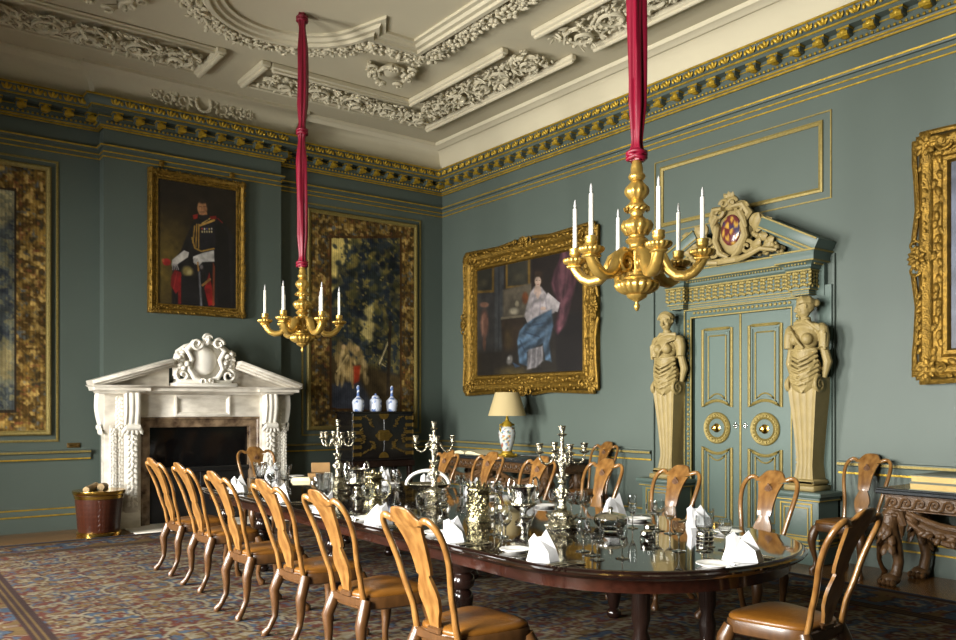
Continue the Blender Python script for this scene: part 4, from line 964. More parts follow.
# ================================================================== LACQUER CABINET AND VASES
cb = thing('lacquer_cabinet', 'black lacquer cabinet with gilt hinges and lockplate on a dark stand', 'cabinet', (6.17, 10.70, 0))
CW, CD, CZ0, CZ1 = .50, .25, .74, 1.43
m = MB(); m.box(-CW, CW, -CD + .02, CD, CZ0, CZ1, .006); m.build('body', LACQ, cb)
m = MB(); m.box(-CW - .02, CW + .02, -CD - .01, CD + .01, CZ1 - .025, CZ1 + .005, .006); m.build('cornice', LACQ, cb); m = MB(); m.box(-CW - .01, CW + .01, -CD, CD, CZ0 - .02, CZ0 + .02, .004); m.build('plinth', LACQ, cb)
rnd = random.Random(31)
for s in (-1, 1):
    m = MB(); m.box(min(s * .004, s * CW), max(s * .004, s * CW), -CD - .012, -CD + .02, CZ0 + .02, CZ1 - .025, .003); d = m.build('door', LACQ, cb, 0)
    m = MB()
    for x0, z0, x1, z1 in ((.34, .82, .16, .93), (.16, 1.2, .3, 1.36), (.36, 1.2, .33, .98), (.14, .88, .2, 1.0)):
        pts = [(s * (x0 + (x1 - x0) * k / 8 + .02 * math.sin(k * .9)), -CD - .013, z0 + (z1 - z0) * k / 8) for k in range(9)]
        m.tube(pts, .003, 5)
        for q in pts[1:]:
            for e in (-1, 1): leaf(m, q, (e * .9, 0, rnd.uniform(-.2, .9)), rnd.uniform(.02, .045), .018, (0, -1, 0), .02)
    m.build('gilt_flowers', LGOLD, d)
    for k in range(6):
        z = CZ0 + .08 + k * .104; m = MB(); m.prism([(s * (CW + .005), z - .028), (s * (CW - .09), z - .022), (s * (CW - .12), z - .03), (s * (CW - .14), z), (s * (CW - .12), z + .03), (s * (CW - .09), z + .022), (s * (CW + .005), z + .028)], -CD - .02, -CD - .01, 1); m.tube([(s * (CW - .0), -CD - .018, z - .03), (s * CW, -CD - .018, z + .03)], .01, 8); m.build('hinge', LGOLD, d)
m = MB()
pts = []
for k in range(24):
    a = 2 * PI * k / 24; r = .135 * (1 + .1 * math.cos(6 * a)); pts.append((r * math.cos(a), 1.085 + .6 * r * math.sin(a)))
m.prism(pts, -CD - .02, -CD - .008, 1)
for z in (1.03, 1.06, 1.09, 1.12): m.box(-.09, .09, -CD - .03, -CD - .018, z, z + .018, .003)
m.build('lock_plate', LGOLD, cb)
for z, f in ((CZ1 - .03, -1), (CZ0 + .02, 1)):
    m = MB(); m.prism([(.08 * math.cos(PI * k / 10), z + f * .085 * math.sin(PI * k / 10)) for k in range(11)], -CD - .02, -CD - .008, 1); m.build('corner_mount', LGOLD, cb)
m = MB(); m.box(-CW - .03, CW + .03, -CD - .03, CD + .02, .62, .72, .01); m.box(-CW, CW, -CD, CD, .12, .16, .006); m.build('stand_frame', DARKMAH, cb)
for sx in (-1, 1):
    for sy in (-1, 1): m = MB(); m.box(sx * (CW - .03) - .035, sx * (CW - .03) + .035, sy * (CD - .03) - .035, sy * (CD - .03) + .035, 0, .62, .006); m.build('leg', DARKMAH, cb)
def bluewhite(o, sc=38):
    colour_by(o, lambda v: (92, 116, 168) if (math.sin(v.x * sc + 2 * math.sin(v.z * 31)) * math.sin(v.z * sc * .9 + v.y * 40) > .3) else (204, 212, 226))
BOT = [(0, 0), (.075, 0), (.085, .02), (.092, .08), (.1, .15), (.092, .19), (.055, .225), (.03, .25), (.022, .30), (.02, .36), (.03, .39), (.024, .42), (.014, .44), (0, .445)]
JAR = [(0, 0), (.085, 0), (.095, .02), (.098, .1), (.098, .19), (.085, .215), (.06, .225), (.065, .245), (.045, .27), (.015, .285), (.02, .3), (0, .31)]
for x, pr, lb in ((5.87, BOT, 'blue and white bottle vase, leftmost on the black cabinet'), (6.16, JAR, 'squat blue and white lidded jar in the middle of the black cabinet'), (6.44, BOT, 'blue and white bottle vase, rightmost on the black cabinet')):
    m = MB()
    P = []
    for (r0, z0), (r1, z1) in zip(pr[:-1], pr[1:]):
        k = max(1, int(math.hypot(r1 - r0, z1 - z0) / .012)); P += [(r0 + (r1 - r0) * i / k, z0 + (z1 - z0) * i / k) for i in range(k)]
    P.append(pr[-1]); P = [(r * .9, z * .86) for r, z in P]
    m.lathe(P, 40); o = m.build('bottle_vase' if pr is BOT else 'lidded_jar', ENAMEL, None, 60); bluewhite(o); place(o, (x, 10.66, CZ1 + .006)); tag(o, lb, 'vase', 'blue and white vases on the cabinet')

# ================================================================== CONSOLE TABLES
ZT = .82
def make_console(label, loc, L):
    t = thing('console_table', label, 'console table', loc, rz=-PI / 2, group='carved console tables on the door wall')
    D = .76; h = L / 2; rnd = random.Random(41)
    m = MB(); m.box(-h, h, -D, -.005, ZT - .05, ZT - .012, .01); m.box(-h + .015, h - .015, -D + .015, -.005, ZT - .02, ZT, .006); m.build('marble_top', SLATE, t)
    m = MB(); m.box(-h + .06, h - .06, -D + .06, -.03, ZT - .17, ZT - .05, .006); m.box(-h + .045, h - .045, -D + .045, -.03, ZT - .065, ZT - .05, .004); m.box(-h + .045, h - .045, -D + .045, -.03, ZT - .185, ZT - .17, .004)
    for side in (0, 1):
        n = int((L - .2) / .105) if side == 0 else 5
        for k in range(n):
            if side == 0: m.M = Matrix.Translation((-h + .13 + k * (L - .26) / (n - 1), -D + .06, ZT - .118)) @ basis((1, 0, 0), (0, 0, 1), (0, -1, 0))
            else: m.M = Matrix.Translation((-h + .06, -D + .14 + k * .12, ZT - .118)) @ basis((0, -1, 0), (0, 0, 1), (-1, 0, 0))
            spiral(m, (0, 0, .002), .042, 1.3, PI, -1, .011, .008, 6, 14); m.tube([(-.042, 0, .004), (-.05, -.03, .006), (-.075, -.045, .004)], [.011, .012, .006], 6)
    m.M = None; m.build('frieze', CARVED, t)
    for sx in (-1, 1):
        for sy in (0, 1):
            x, y = sx * (h - .13), (-D + .13 if sy == 0 else -.14); f = -1 if sy == 0 else -.3
            m = MB(); o = .05 * sx
            m.tube([(x, y, .65), (x + o * .6, y + f * .05, .58), (x + o * .8, y + f * .06, .48), (x, y + f * .02, .34), (x - o * .3, y, .2), (x, y + f * .01, .1), (x + o * .3, y + f * .05, .04)], [(.065, .07), (.075, .078), (.068, .07), (.052, .052), (.042, .042), (.044, .048), (.055, .048)], 12, (0, 1, 0))
            m.ell((x + o * .5, y + f * .05, .05), (.075, .085, .05), q=(12, 8))
            for k in range(4): m.ell((x + o * .5 + (k - 1.5) * .036, y + f * .05 - .075, .03), (.022, .04, .03), q=(8, 6))
            for k in range(16):
                a = rnd.uniform(0, 2 * PI); z = rnd.uniform(.3, .62); leaf(m, (x + o * .6 + .055 * math.cos(a), y + f * .05 + .055 * math.sin(a), z), (math.cos(a) * .3, math.sin(a) * .3, -1), .11, .06, (math.cos(a), math.sin(a), 0), .2)
            for q in (-1, 1): spiral(m, (x + q * .04, y + f * .09, .6), .045, 1.2, PI / 2, q, .016, .0)
            m.build('leg', CARVED, t)
    for sx in (-1, 1):    # swags with a carved mask between
        m = MB(); x0, x1 = (sx * (h - .2), sx * .16)
        for o, r in ((0, .04), (.035, .028), (-.03, .028)):
            m.tube([(x0 + (x1 - x0) * k / 12, -D + .07 - .02 * math.sin(PI * k / 12), ZT - .2 - o - (.15 + o) * math.sin(PI * k / 12)) for k in range(13)], [r * (.5 + .6 * math.sin(PI * (k + .5) / 13.5)) for k in range(13)], 8, (0, 1, 0))
        for k in range(22):
            t2 = rnd.uniform(.1, .9); leaf(m, (x0 + (x1 - x0) * t2, -D + .03, ZT - .21 - .16 * math.sin(PI * t2)), (rnd.uniform(-1, 1), -.2, rnd.uniform(-1, .4)), .08, .045, (0, -1, 0), .2)
        m.tube([(x0, -D + .05, ZT - .19), (x0 - sx * .02, -D + .04, ZT - .3), (x0, -D + .05, ZT - .42)], [.045, .035, .012], 8); m.build('swag', CARVED, t)
    m = MB(); m.M = Matrix.Translation((0, -D + .05, ZT - .24)) @ basis((1, 0, 0), (0, 0, 1), (0, -1, 0)); head(m, (0, 0, 0), .2)
    for k in range(7): a = PI * (k / 6); leaf(m, (.07 * math.cos(a), -.05, .02), (math.cos(a), -math.sin(a) - .2, 0), .14, .06, lift=.1)
    m.M = None; m.build('mask', CARVED, t)
    return t
make_console('carved wood console table with dark marble top, below the lady painting', (X1, 8.93, 0), 2.5)
make_console('carved wood console table with dark marble top, right of the doors under the dark picture', (X1, 2.30, 0), 2.5)
# lamp
lp = thing('table_lamp', 'painted porcelain table lamp with cream shade on the console', 'lamp', (7.14, 8.78, ZT))
m = MB(); m.box(-.10, .10, -.10, .10, 0, .03, .008); m.lathe([(.095, .03), (.09, .05), (.07, .06), (.075, .08), (0, .08)], 24); m.build('gilt_base', GOLD, lp)
for k in range(4):
    m = MB(); m.ell((.085 * (-1) ** k, .085 * (-1) ** (k // 2), .023), .022); m.build('foot', GOLD, lp)
m = MB(); P = [(.06, .08), (.075, .12), (.1, .2), (.115, .28), (.118, .33), (.105, .385), (.075, .41), (.06, .42)]; PP = []
for (a, b), (c, d) in zip(P[:-1], P[1:]): PP += [(a + (c - a) * i / 4, b + (d - b) * i / 4) for i in range(4)]
m.lathe(PP + [P[-1]], 36); v = m.build('vase_body', ENAMEL, lp, 60)
colour_by(v, lambda q: ((150, 90, 66), (86, 120, 92), (92, 112, 150), (190, 160, 90))[int(abs(q.x * 70 + q.z * 40)) % 4] if math.sin(q.x * 55 + 2 * math.sin(q.z * 40)) * math.sin(q.z * 48 + q.y * 50) > .2 else (188, 192, 188))
m = MB(); m.lathe([(.07, .41), (.085, .43), (.07, .45), (.06, .47), (.03, .49), (.02, .52), (.012, .60), (0, .6)], 20)
for s in (-1, 1): m.tube([(s * .07, 0, .45), (s * .12, 0, .44), (s * .125, 0, .38), (s * .105, 0, .34)], .012, 8)
m.build('gilt_mount', GOLD, lp)
m = MB(); m.lathe([(.165, .88), (.262, .56), (.259, .56), (.162, .88)], 40); R = m.build('lamp_shade', SHADE, lp, 60)
m = MB(); m.tube([(.1, .02, .02), (.2, -.1, .012), (.35, -.3, .012), (.42, -.6, .012)], .006, 6); m.build('flex', IRON, lp)
# albums and the open book on the consoles
def book(nm, lab, loc, rz, w, d, h, group=None):
    t = thing(nm, lab, 'book', loc, rz=rz, group=group)
    m = MB(); m.box(-w / 2, w / 2, -d / 2, d / 2, 0, .008, .002); m.box(-w / 2, w / 2, -d / 2, d / 2, h - .008, h, .002); m.box(-w / 2, w / 2, d / 2 - .008, d / 2, 0, h, .002); m.build('binding', BIND, t)
    m = MB(); m.box(-w / 2 + .008, w / 2 - .008, -d / 2 + .008, d / 2 - .008, .008, h - .008); m.build('gilt_page_block', PAGEG, t)
    return t
PAGEG = mat('gilt_page_edges', (156, 132, 78), .4, .4, var=.15, vs=30, stretch=(1, 1, 20))
book('album', 'lower of two large gilt-edged albums stacked on the right console', (7.21, 2.74, ZT), -PI / 2, 1.05, .62, .062, 'gilt-edged albums')
book('album', 'upper of two large gilt-edged albums stacked on the right console', (7.22, 2.74, ZT + .062), -PI / 2, 1.05, .60, .062, 'gilt-edged albums')
t = thing('open_book', 'large open book lying on the left console left of the lamp', 'book', (7.22, 9.55, ZT), rz=-PI / 2)
for s in (-1, 1):
    m = MB(); R = []
    for k in range(9):
        u = k / 8; x = s * (.02 + .34 * u); z = .014 + .035 * math.sin(PI * min(1, u * 1.2 + .05)) ** .7 * (1 - .6 * u); R.append([(x, -.24, .008), (x, .24, .008), (x, .24, z + .01), (x, -.24, z + .01)])
    m.rings(R); m.build('pages', PAPER, t)
m = MB(); m.box(-.37, .37, -.25, .25, 0, .008, .002); m.build('cover', BIND, t)

# ================================================================== DINING CHAIRS
BADGE = mat('carved_badge', (84, 54, 26), .6)
def make_chair(label, loc, rz, group):
    t = thing('dining_chair', label, 'chair', loc, rz=rz, group=group)
    def yb(z):
        return -.215 - .02 * math.sin((z - .45) * PI / .3) * (1 if z < .75 else .6) - .52 * max(0, z - .54) ** 1.25
    def outline(k, n=36):   # seat outline: wider at the front, rounded
        P = []
        for i in range(n):
            a = 2 * PI * i / n; c, s = math.cos(a), math.sin(a)
            x = math.copysign(abs(c) ** .5, c); y = math.copysign(abs(s) ** .5, s)
            w = .215 + .04 * y
            P.append((x * w * k, y * .225 * k))
        return P
    O = outline(1.0)
    m = MB(); m.rings([[(x * k, y * k, z) for x, y in O] for k, z in ((.93, .362), (.99, .372), (1, .39), (1, .425), (.985, .435))]); m.build('seat_rail', WALNUT2, t)
    m = MB(); m.rings([[(x * k, y * k, z) for x, y in O] for k, z in ((.95, .43), (.975, .442), (.955, .455), (.8, .466), (.5, .474), (.2, .477))]); m.build('seat_cushion', LEATHER, t, 60)
    for sx in (-1, 1):
        m = MB(); m.tube([(sx * .205, .17, .40), (sx * .222, .19, .34), (sx * .232, .203, .27), (sx * .222, .195, .19), (sx * .208, .178, .11), (sx * .21, .183, .055), (sx * .224, .205, .022), (sx * .224, .205, .0)], [.036, .043, .037, .027, .019, .019, .03, .026], 10, (0, 1, 0)); m.build('leg', WALNUT2, t, 60)
        m = MB(); m.tube([(sx * .158, -.195, .42), (sx * .168, -.215, .36), (sx * .178, -.24, .29), (sx * .172, -.235, .2), (sx * .165, -.24, .12), (sx * .172, -.275, .05), (sx * .182, -.305, .015), (sx * .182, -.305, 0)], [.032, .036, .034, .026, .02, .02, .026, .022], 10, (0, 1, 0)); m.build('leg', WALNUT2, t, 60)
    ST = [(.152, .40), (.15, .46), (.15, .51), (.156, .575), (.170, .65), (.187, .73), (.202, .81), (.209, .88), (.205, .93), (.188, .964), (.162, .982), (.135, .981), (.108, .966)]
    for sx in (-1, 1):
        P = []; n = 3
        for (a, b), (c, d) in zip(ST[:-1], ST[1:]): P += [(a + (c - a) * i / n, b + (d - b) * i / n) for i in range(n)]
        P.append(ST[-1])
        for _ in range(2): P = [P[0]] + [((P[i - 1][0] + 2 * P[i][0] + P[i + 1][0]) / 4, (P[i - 1][1] + 2 * P[i][1] + P[i + 1][1]) / 4) for i in range(1, len(P) - 1)] + [P[-1]]
        m = MB(); m.tube([(sx * x, yb(z), z) for x, z in [(x * 1.03, z) for x, z in P]], [(.0185, .0135)] * 6 + [(.0165, .0135)] * (len(P) - 6), 10, (0, 1, 0), .75); m.build('stile', WALNUT, t, 50)
    # crest rail: raised middle with scooped shoulders
    m = MB(); R = []
    for k in range(25):
        u = -1 + k / 12; x = .125 * u; b = 1 / (1 + math.exp((abs(u) - .66) * 13))
        zt = .976 + .045 * b + .014 * max(0, 1 - (u / .8) ** 2); zb = .955 - .012 * b
        pr = [(zb, -.013), (zt - .008, -.013), (zt, -.007), (zt, .007), (zt - .008, .013), (zb, .013)]
        R.append([(x, yb(min(z, 1.03)) + d, z) for z, d in pr])
    m.rings(R); m.build('crest_rail', WALNUT, t, 50)
    SPL = [(.43, .032), (.47, .034), (.51, .044), (.555, .06), (.60, .071), (.635, .068), (.67, .054), (.698, .04), (.708, .038), (.712, .052), (.74, .056), (.79, .06), (.84, .067), (.89, .078), (.925, .09), (.955, .108)]
    m = MB(); R = []
    for (z0, w0), (z1, w1) in zip(SPL[:-1], SPL[1:]):
        for i in range(3):
            q = i / 3; z = z0 + (z1 - z0) * q; w = w0 + (w1 - w0) * q
            R.append([(-w, yb(z) - .009, z), (-w, yb(z) + .009, z), (-w * .4, yb(z) + .012, z), (w * .4, yb(z) + .012, z), (w, yb(z) + .009, z), (w, yb(z) - .009, z)])
    m.rings(R); sp = m.build('splat', WALNUT, t, 50)
    m = MB(); m.M = Matrix.Translation((0, yb(.9) + .013, .9)) @ basis((-1, 0, 0), (0, 0, 1), (0, 1, 0)); m.lathe([(0, 0), (.03, 0), (.03, .003), (.024, .006), (.018, .003), (0, .006)], 16); rosette(m, (0, 0, .002), .022, 6); m.ell((0, .03, .002), (.01, .016, .005)); m.ell((0, -.03, .002), (.008, .014, .005)); m.M = None; m.build('crest_badge', BADGE, sp)
    m = MB(); m.box(-.05, .05, -.235, -.19, .425, .46, .008); m.box(-.16, .16, -.225, -.19, .385, .432, .006); m.build('back_shoe', WALNUT2, t)
    return t
GC = 'dining chairs around the table'
left = [(2.51, 7.60, -1.51, 'window-side chair sixth from the camera, nearest the fireplace'), (2.50, 6.80, -1.51, 'window-side chair fifth from the camera, in front of the fireplace opening'), (2.42, 5.77, -1.51, 'window-side chair fourth from the camera'), (2.44, 4.94, -1.51, 'window-side chair third from the camera'), (2.42, 4.14, -1.51, 'window-side chair second from the camera'), (2.38, 3.20, -1.51, 'window-side chair nearest the camera')]
right = [(4.95, 3.48, 1.63, 'door-side chair nearest the camera, in front of the right door leaf'), (4.86, 4.26, 1.62, 'door-side chair second from the camera, before the left term figure'), (5.00, 5.20, 1.62, 'door-side chair third from the camera, left of the left term figure'), (4.79, 5.84, 1.62, 'door-side chair fourth from the camera, just left of the nearest candelabrum'), (4.88, 6.72, 1.62, 'door-side chair fifth from the camera, right of the middle candelabrum'), (4.78, 7.36, 1.62, 'door-side chair sixth from the camera, behind the middle candelabrum')]
LB = 'walnut dining chair, '
c0 = None
for x, y, a, lb in left + right + [(3.72, 8.88, PI - .05, 'at the far head of the table before the fireplace'), (3.705, 2.36, .02, 'at the near head of the table, back to the camera'), (7.16, 7.30, PI / 2, 'against the wall left of the left term figure'), (7.16, 3.93, PI / 2, 'against the wall right of the doors beside the right console')]:
    if c0 is None: c0 = make_chair(LB + lb, (x, y, .018), a, GC)
    else: c1 = another(c0, (x, y, .018 if x < 6.6 else 0), a, LB + lb, GC); c1.scale = (1, 1, 1.0 if x < 3 else (1.03 if x > 6.6 else .985))

# ================================================================== DINING TABLE
TX, TY, TZ = 3.61, 5.52, .73
tb = thing('dining_table', 'long polished dark mahogany dining table with rounded ends', 'table', (TX, TY, .017))
def tab(inset, z):
    P = []; a, L, b = .965 - inset, 3.14 - inset, .9
    for e in (1, -1):
        for k in range(25):
            q = (-PI / 2 + PI * k / 24) if e == 1 else (PI / 2 - PI * k / 24)
            c, s = math.cos(q), math.sin(q)
            x = a * math.copysign(abs(s) ** .9, s) * (1 if e == 1 else 1); y = e * (L - b + b * abs(c) ** .9)
            P.append((x, y, z))
    return P
zt = TZ - .017
m = MB(); m.rings([tab(.05, zt - .052), tab(.02, zt - .05), tab(.008, zt - .04), tab(0.0, zt - .03), tab(0, zt - .02), tab(.012, zt - .014), tab(.016, zt - .004), tab(.022, zt), tab(.03, zt), tab(.08, zt)]); m.build('tabletop', MAHTOP, tb, 35)
m = MB(); m.rings([tab(.09, zt - .125), tab(.075, zt - .12), tab(.075, zt - .05)]); m.build('apron', MAHOG, tb, 35)
LEGP = [(0, 0), (.035, 0), (.05, .02), (.05, .05), (.03, .07), (.04, .10), (.052, .16), (.06, .25), (.07, .33), (.06, .36), (.045, .375), (.072, .40), (.078, .43), (.07, .46), (.052, .475), (.075, .50), (.08, .53), (.08, zt - .12), (0, zt - .12)]
for y in (-1.46, .2, 1.6, 2.5):
    for x in (-.66, .66):
        m = MB(); m.lathe(LEGP, 20, (x, y, 0)); m.build('leg', DARKMAH, tb, 50)
for y in (-2.55,):
    for x in (-.28, .28):
        m = MB(); m.lathe([(0, 0), (.03, 0), (.042, .03), (.03, .06), (.04, .14), (.05, .25), (.035, .3), (.05, .36), (.05, zt - .12), (0, zt - .12)], 16, (x, y, 0)); m.build('leg', DARKMAH, tb, 50)
    m = MB(); m.tube([(-.28, y, .12), (-.2, y, .12), (-.14, y, .12), (0, y, .12), (.14, y, .12), (.2, y, .12), (.28, y, .12)], [.02, .02, .03, .02, .03, .02, .02], 10); m.build('stretcher', DARKMAH, tb, 50)

# ================================================================== CHANDELIERS
def make_chandelier(label, loc, rz):
    t = thing('chandelier', label, 'chandelier', loc, rz=rz, group='gilt candle chandeliers')
    m = MB(); m.lathe([(0, 0), (.008, .004), (.017, .022), (.018, .035), (.009, .048), (.012, .056), (.036, .07), (.056, .082), (.062, .096), (.05, .102), (0, .102)], 24, lobes=8, amp=.12, rng=(6, 9))
    m.lathe([(.05, .095), (.088, .108), (.115, .128), (.126, .15), (.12, .172), (.085, .188), (.05, .19)], 64, lobes=18, amp=.16, rng=(1, 4)); m.lathe([(0, .185), (.085, .186), (.09, .196), (.078, .206), (0, .206)], 24); m.build('pendant_bowl', GOLD_C, t, 60)
    m = MB(); m.lathe([(0, .2), (.065, .205), (.058, .23), (.066, .25), (.07, .30), (.066, .335), (.07, .35), (.062, .36), (.048, .372), (.046, .395), (.06, .405), (.069, .418), (.06, .43), (.046, .44), (.05, .455), (.07, .47), (0, .47)], 24)
    m.lathe([(.05, .45), (.074, .468), (.09, .49), (.094, .508), (.082, .53), (.055, .545), (.04, .56)], 48, lobes=12, amp=.13, rng=(1, 4)); m.lathe([(.046, .54), (.038, .56), (.036, .585), (.05, .595), (.066, .608), (.068, .622), (.055, .634), (.044, .645), (.036, .662), (0, .662)], 28)
    m.lathe([(.034, .655), (.048, .672), (.066, .695), (.07, .715), (.062, .738), (.045, .757), (.032, .778), (0, .778)], 40, lobes=10, amp=.14, rng=(1, 4)); m.lathe([(.03, .77), (.046, .786), (.052, .8), (.046, .812), (.036, .822), (.037, .85), (.031, .875), (.026, .9), (0, .905)], 24)
    for k in range(12):
        a = 2 * PI * k / 12; leaf(m, (.062 * math.cos(a), .062 * math.sin(a), .452), (math.cos(a) * .22, math.sin(a) * .22, 1), .085, .05, (math.cos(a), math.sin(a), 0), .0)
        leaf(m, (.066 * math.cos(a), .066 * math.sin(a), .595), (-math.sin(a), math.cos(a), .5), .04, .02, (math.cos(a), math.sin(a), 0), .1)
    m.build('baluster_stem', GOLD_C, t, 60)
    for k in range(6):
        a = k * PI / 3; M = Matrix.Rotation(a, 4, 'Z')
        m = MB(); m.M = M
        ap = [(.05, 0, .30), (.085, 0, .33), (.12, 0, .338), (.15, 0, .318), (.168, 0, .28), (.19, 0, .232), (.23, 0, .198), (.285, 0, .192), (.33, 0, .212), (.36, 0, .245), (.375, 0, .272), (.38, 0, .288)]
        m.tube(ap, [(.026, .03), (.028, .034), (.03, .038), (.03, .038), (.029, .036), (.029, .036), (.03, .037), (.03, .036), (.03, .034), (.029, .032), (.03, .03), (.034, .03)], 14, (0, 1, 0), .7)
        for q in (-1, 1): m.tube([(x, q * .024, z + .012) for x, y, z in ap[3:]], .011, 6, (0, 1, 0))
        m.M = M @ Matrix.Translation((.118, .0, .275)) @ basis((1, 0, 0), (0, 0, 1), (0, -1, 0))
        for q in (-1, 1):
            spiral(m, (0, 0, q * .022 - .012), .06, 1.6, PI / 2, -1, .017, .014, 6, 22)
        m.M = M
        m.box(.335, .425, -.04, .04, .278, .296, .006)
        ar = m.build('arm', GOLD_C, t, 60)
        m = MB(); m.M = M @ Matrix.Translation((.38, 0, .29)); m.lathe([(0, 0), (.03, 0), (.045, .01), (.066, .022), (.072, .036), (.068, .046), (.04, .052), (0, .052)], 56, lobes=16, amp=.16, rng=(2, 5)); m.lathe([(0, .05), (.03, .05), (.026, .062), (.034, .07), (.036, .082), (.033, .09), (.037, .10), (.036, .108), (.026, .112), (0, .112)], 24); m.build('drip_pan', GOLD_C, ar, 60)
        m = MB(); m.M = M; m.lathe([(0, .395), (.0135, .395), (.0125, .64), (.008, .645), (0, .645)], 14, (.38, 0, 0)); cd = m.build('candle', WAX, ar, 50)
        m = MB(); m.M = M; m.lathe([(0, .645), (.006, .647), (.009, .66), (.007, .68), (.003, .697), (0, .701)], 10, (.38, 0, 0)); m.build('flame_bulb', BULB, cd, 60)
    return t
# arm azimuths: camera direction seen from each chandelier gives the photo's arm pattern
ch = make_chandelier('near gilt chandelier with six candles hanging in front of the doors', (3.715, 3.345, 2.07), math.radians(-120))
another(ch, (3.745, 8.0, 2.07), math.radians(-84.8), 'far gilt chandelier with six candles hanging between the fireplace and the tapestry', 'gilt candle chandeliers')
def sleeve(label, loc, zs, ztop):
    m = MB(); prof = []
    R = []; zz = [0.0] + zs + [ztop]
    def rad(z):
        d = min(abs(z - q) for q in zs); r = .02 + .03 * min(1, d / .30) ** .8
        return r
    n = 150
    for k in range(n + 1):
        z = ztop * k / n; r = rad(z); ring = []
        d = min([abs(z - q) for q in zs]); knot = .024 * math.exp(-((d - .0) / .05) ** 2)
        for i in range(40):
            a = 2 * PI * i / 40; pl = .16 * math.sin(5 * a + z * 1.1) + .10 * math.sin(9 * a - z * 2.3 + 1) + .05 * math.sin(2 * a + z * 3)
            rr = (r + knot) * (1 + pl); ring.append((rr * math.cos(a) + .006 * math.sin(z * 4), rr * math.sin(a), z))
        R.append(ring)
    m.rings(R)
    for q in zs:
        for k in range(3): m.tube([((.052 + .004 * math.sin(3 * a)) * math.cos(a), (.052) * math.sin(a), q + .02 * math.sin(a + k * 2.1)) for a in [2 * PI * i / 18 for i in range(18)]], .014, 6, closed=True)
    o = m.build('silk_sleeve', SILK, None, 70); place(o, loc); return tag(o, label, 'chain cover', 'crimson silk chain covers')
sleeve('crimson silk chain cover hanging above the near chandelier', (3.715, 3.345, 2.96), [.035, 1.42, 2.6], ZC - 2.96)
sleeve('crimson silk chain cover hanging above the far chandelier', (3.745, 8.0, 2.96), [.035, 1.42, 2.6], ZC - 2.96)

# ================================================================== TABLEWARE
ZB = TZ + .001
def tpoint(o, x, y, rz=0, z=0): place(o, (x, y, ZB + z), rz=rz); return o
NAPM = []
def napkin_mesh(k):
    r = random.Random(k * 7 + 1); j = lambda a: r.uniform(-a, a)
    sk = j(.02)
    B = [(-.085 + j(.01), -.01), (-.03 + j(.012), -.058), (.045 + j(.012), -.048), (.088 + j(.01), .005), (.03 + j(.01), .052), (-.045 + j(.01), .05)]
    M1 = [(x * .80, y * .84, .055 + j(.006)) for x, y in B]
    T = [(-.052 + sk, -.008, .112 + j(.01)), (-.024 + sk, -.026, .142 + j(.012)), (.004 + sk, -.018, .108), (.034 + sk, .006, .152 + j(.012)), (.014 + sk, .024, .118), (-.03 + sk, .022, .115)]
    V = [(x, y, 0) for x, y in B] + M1 + T + [(-.006 + sk, .002, .096)]
    F = [tuple(range(5, -1, -1))]
    for q in (0, 6):
        for i in range(6):
            a, b = q + i, q + (i + 1) % 6; F += [(a, b, b + 6), (a, b + 6, a + 6)] if i % 2 else [(a, b, a + 6), (b, b + 6, a + 6)]
    for i in range(6): F.append((12 + i, 12 + (i + 1) % 6, 18))
    m = MB(); m.add(V, F); return m
NAPS = []
def glass_prof(h, r, bowl, stem=.0035, foot=.034):
    zb = h - bowl
    out = [(foot, 0), (foot, .002), (.012, .006), (stem + .001, .014), (stem, .02), (stem, zb - .012), (.007, zb), (r * .62, zb + bowl * .14), (r * .93, zb + bowl * .38), (r, zb + bowl * .62), (r * .93, h)]
    inn = [(r * .93 - .0016, h), (r - .002, zb + bowl * .62), (r * .93 - .002, zb + bowl * .4), (r * .6, zb + bowl * .2), (.004, zb + .012), (0, zb + .011)]
    return [(0, 0)] + out + inn
GPROF = {'goblet': glass_prof(.175, .040, .088, .0042, .038), 'wine_glass': glass_prof(.152, .033, .075), 'flute': glass_prof(.195, .026, .12, .0035, .031)}
proto = {}
def item(nm, build, label, cat, group, x, y, rz=0, z=0):
    if nm in proto: o = copy_tree(proto[nm])
    else: o = build(); proto[nm] = o
    o['label'] = label; o['category'] = cat; o['group'] = group; tpoint(o, x, y, rz, z); return o
def b_glass(k):
    def f():
        m = MB(); m.lathe([(r * 1.12, z * 1.08) for r, z in GPROF[k]], 16); return m.build(k, GLASS, None, 14)
    return f
def b_plate():
    m = MB(); m.lathe([(0, .004), (.045, .004), (.05, 0), (.055, .0), (.06, .006), (.085, .014), (.086, .017), (.083, .018), (.058, .009), (.05, .007), (0, .007)], 36); o = m.build('side_plate', CHINA, None, 50); return o
def b_fork():
    m = MB(); m.tube([(0, -.095, .004), (0, -.06, .003), (0, .0, .006), (0, .03, .009)], [(.007, .0015), (.006, .0015), (.0028, .002), (.004, .0018)], 8)
    for k in range(4): m.tube([(0 + (k - 1.5) * .003, .028, .009), ((k - 1.5) * .0055, .045, .006), ((k - 1.5) * .0055, .09, .009)], [.0016, .0016, .001], 5)
    return m.build('fork', SILVER, None, 50)
def b_knife():
    m = MB(); m.tube([(0, -.11, .006), (0, -.02, .006), (0, -.01, .006)], [(.008, .004), (.006, .004), (.004, .003)], 8); m.tube([(0, -.012, .006), (.002, .05, .006), (.002, .10, .005), (.001, .115, .004)], [(.006, .0012), (.0095, .001), (.009, .001), (.002, .001)], 6); return m.build('knife', SILVER, None, 50)
def b_spoon():
    m = MB(); m.tube([(0, -.09, .003), (0, .0, .006), (0, .035, .006)], [(.007, .0015), (.003, .002), (.003, .002)], 8); m.ell((0, .06, .006), (.019, .03, .005), q=(12, 8)); return m.build('spoon', SILVER, None, 50)
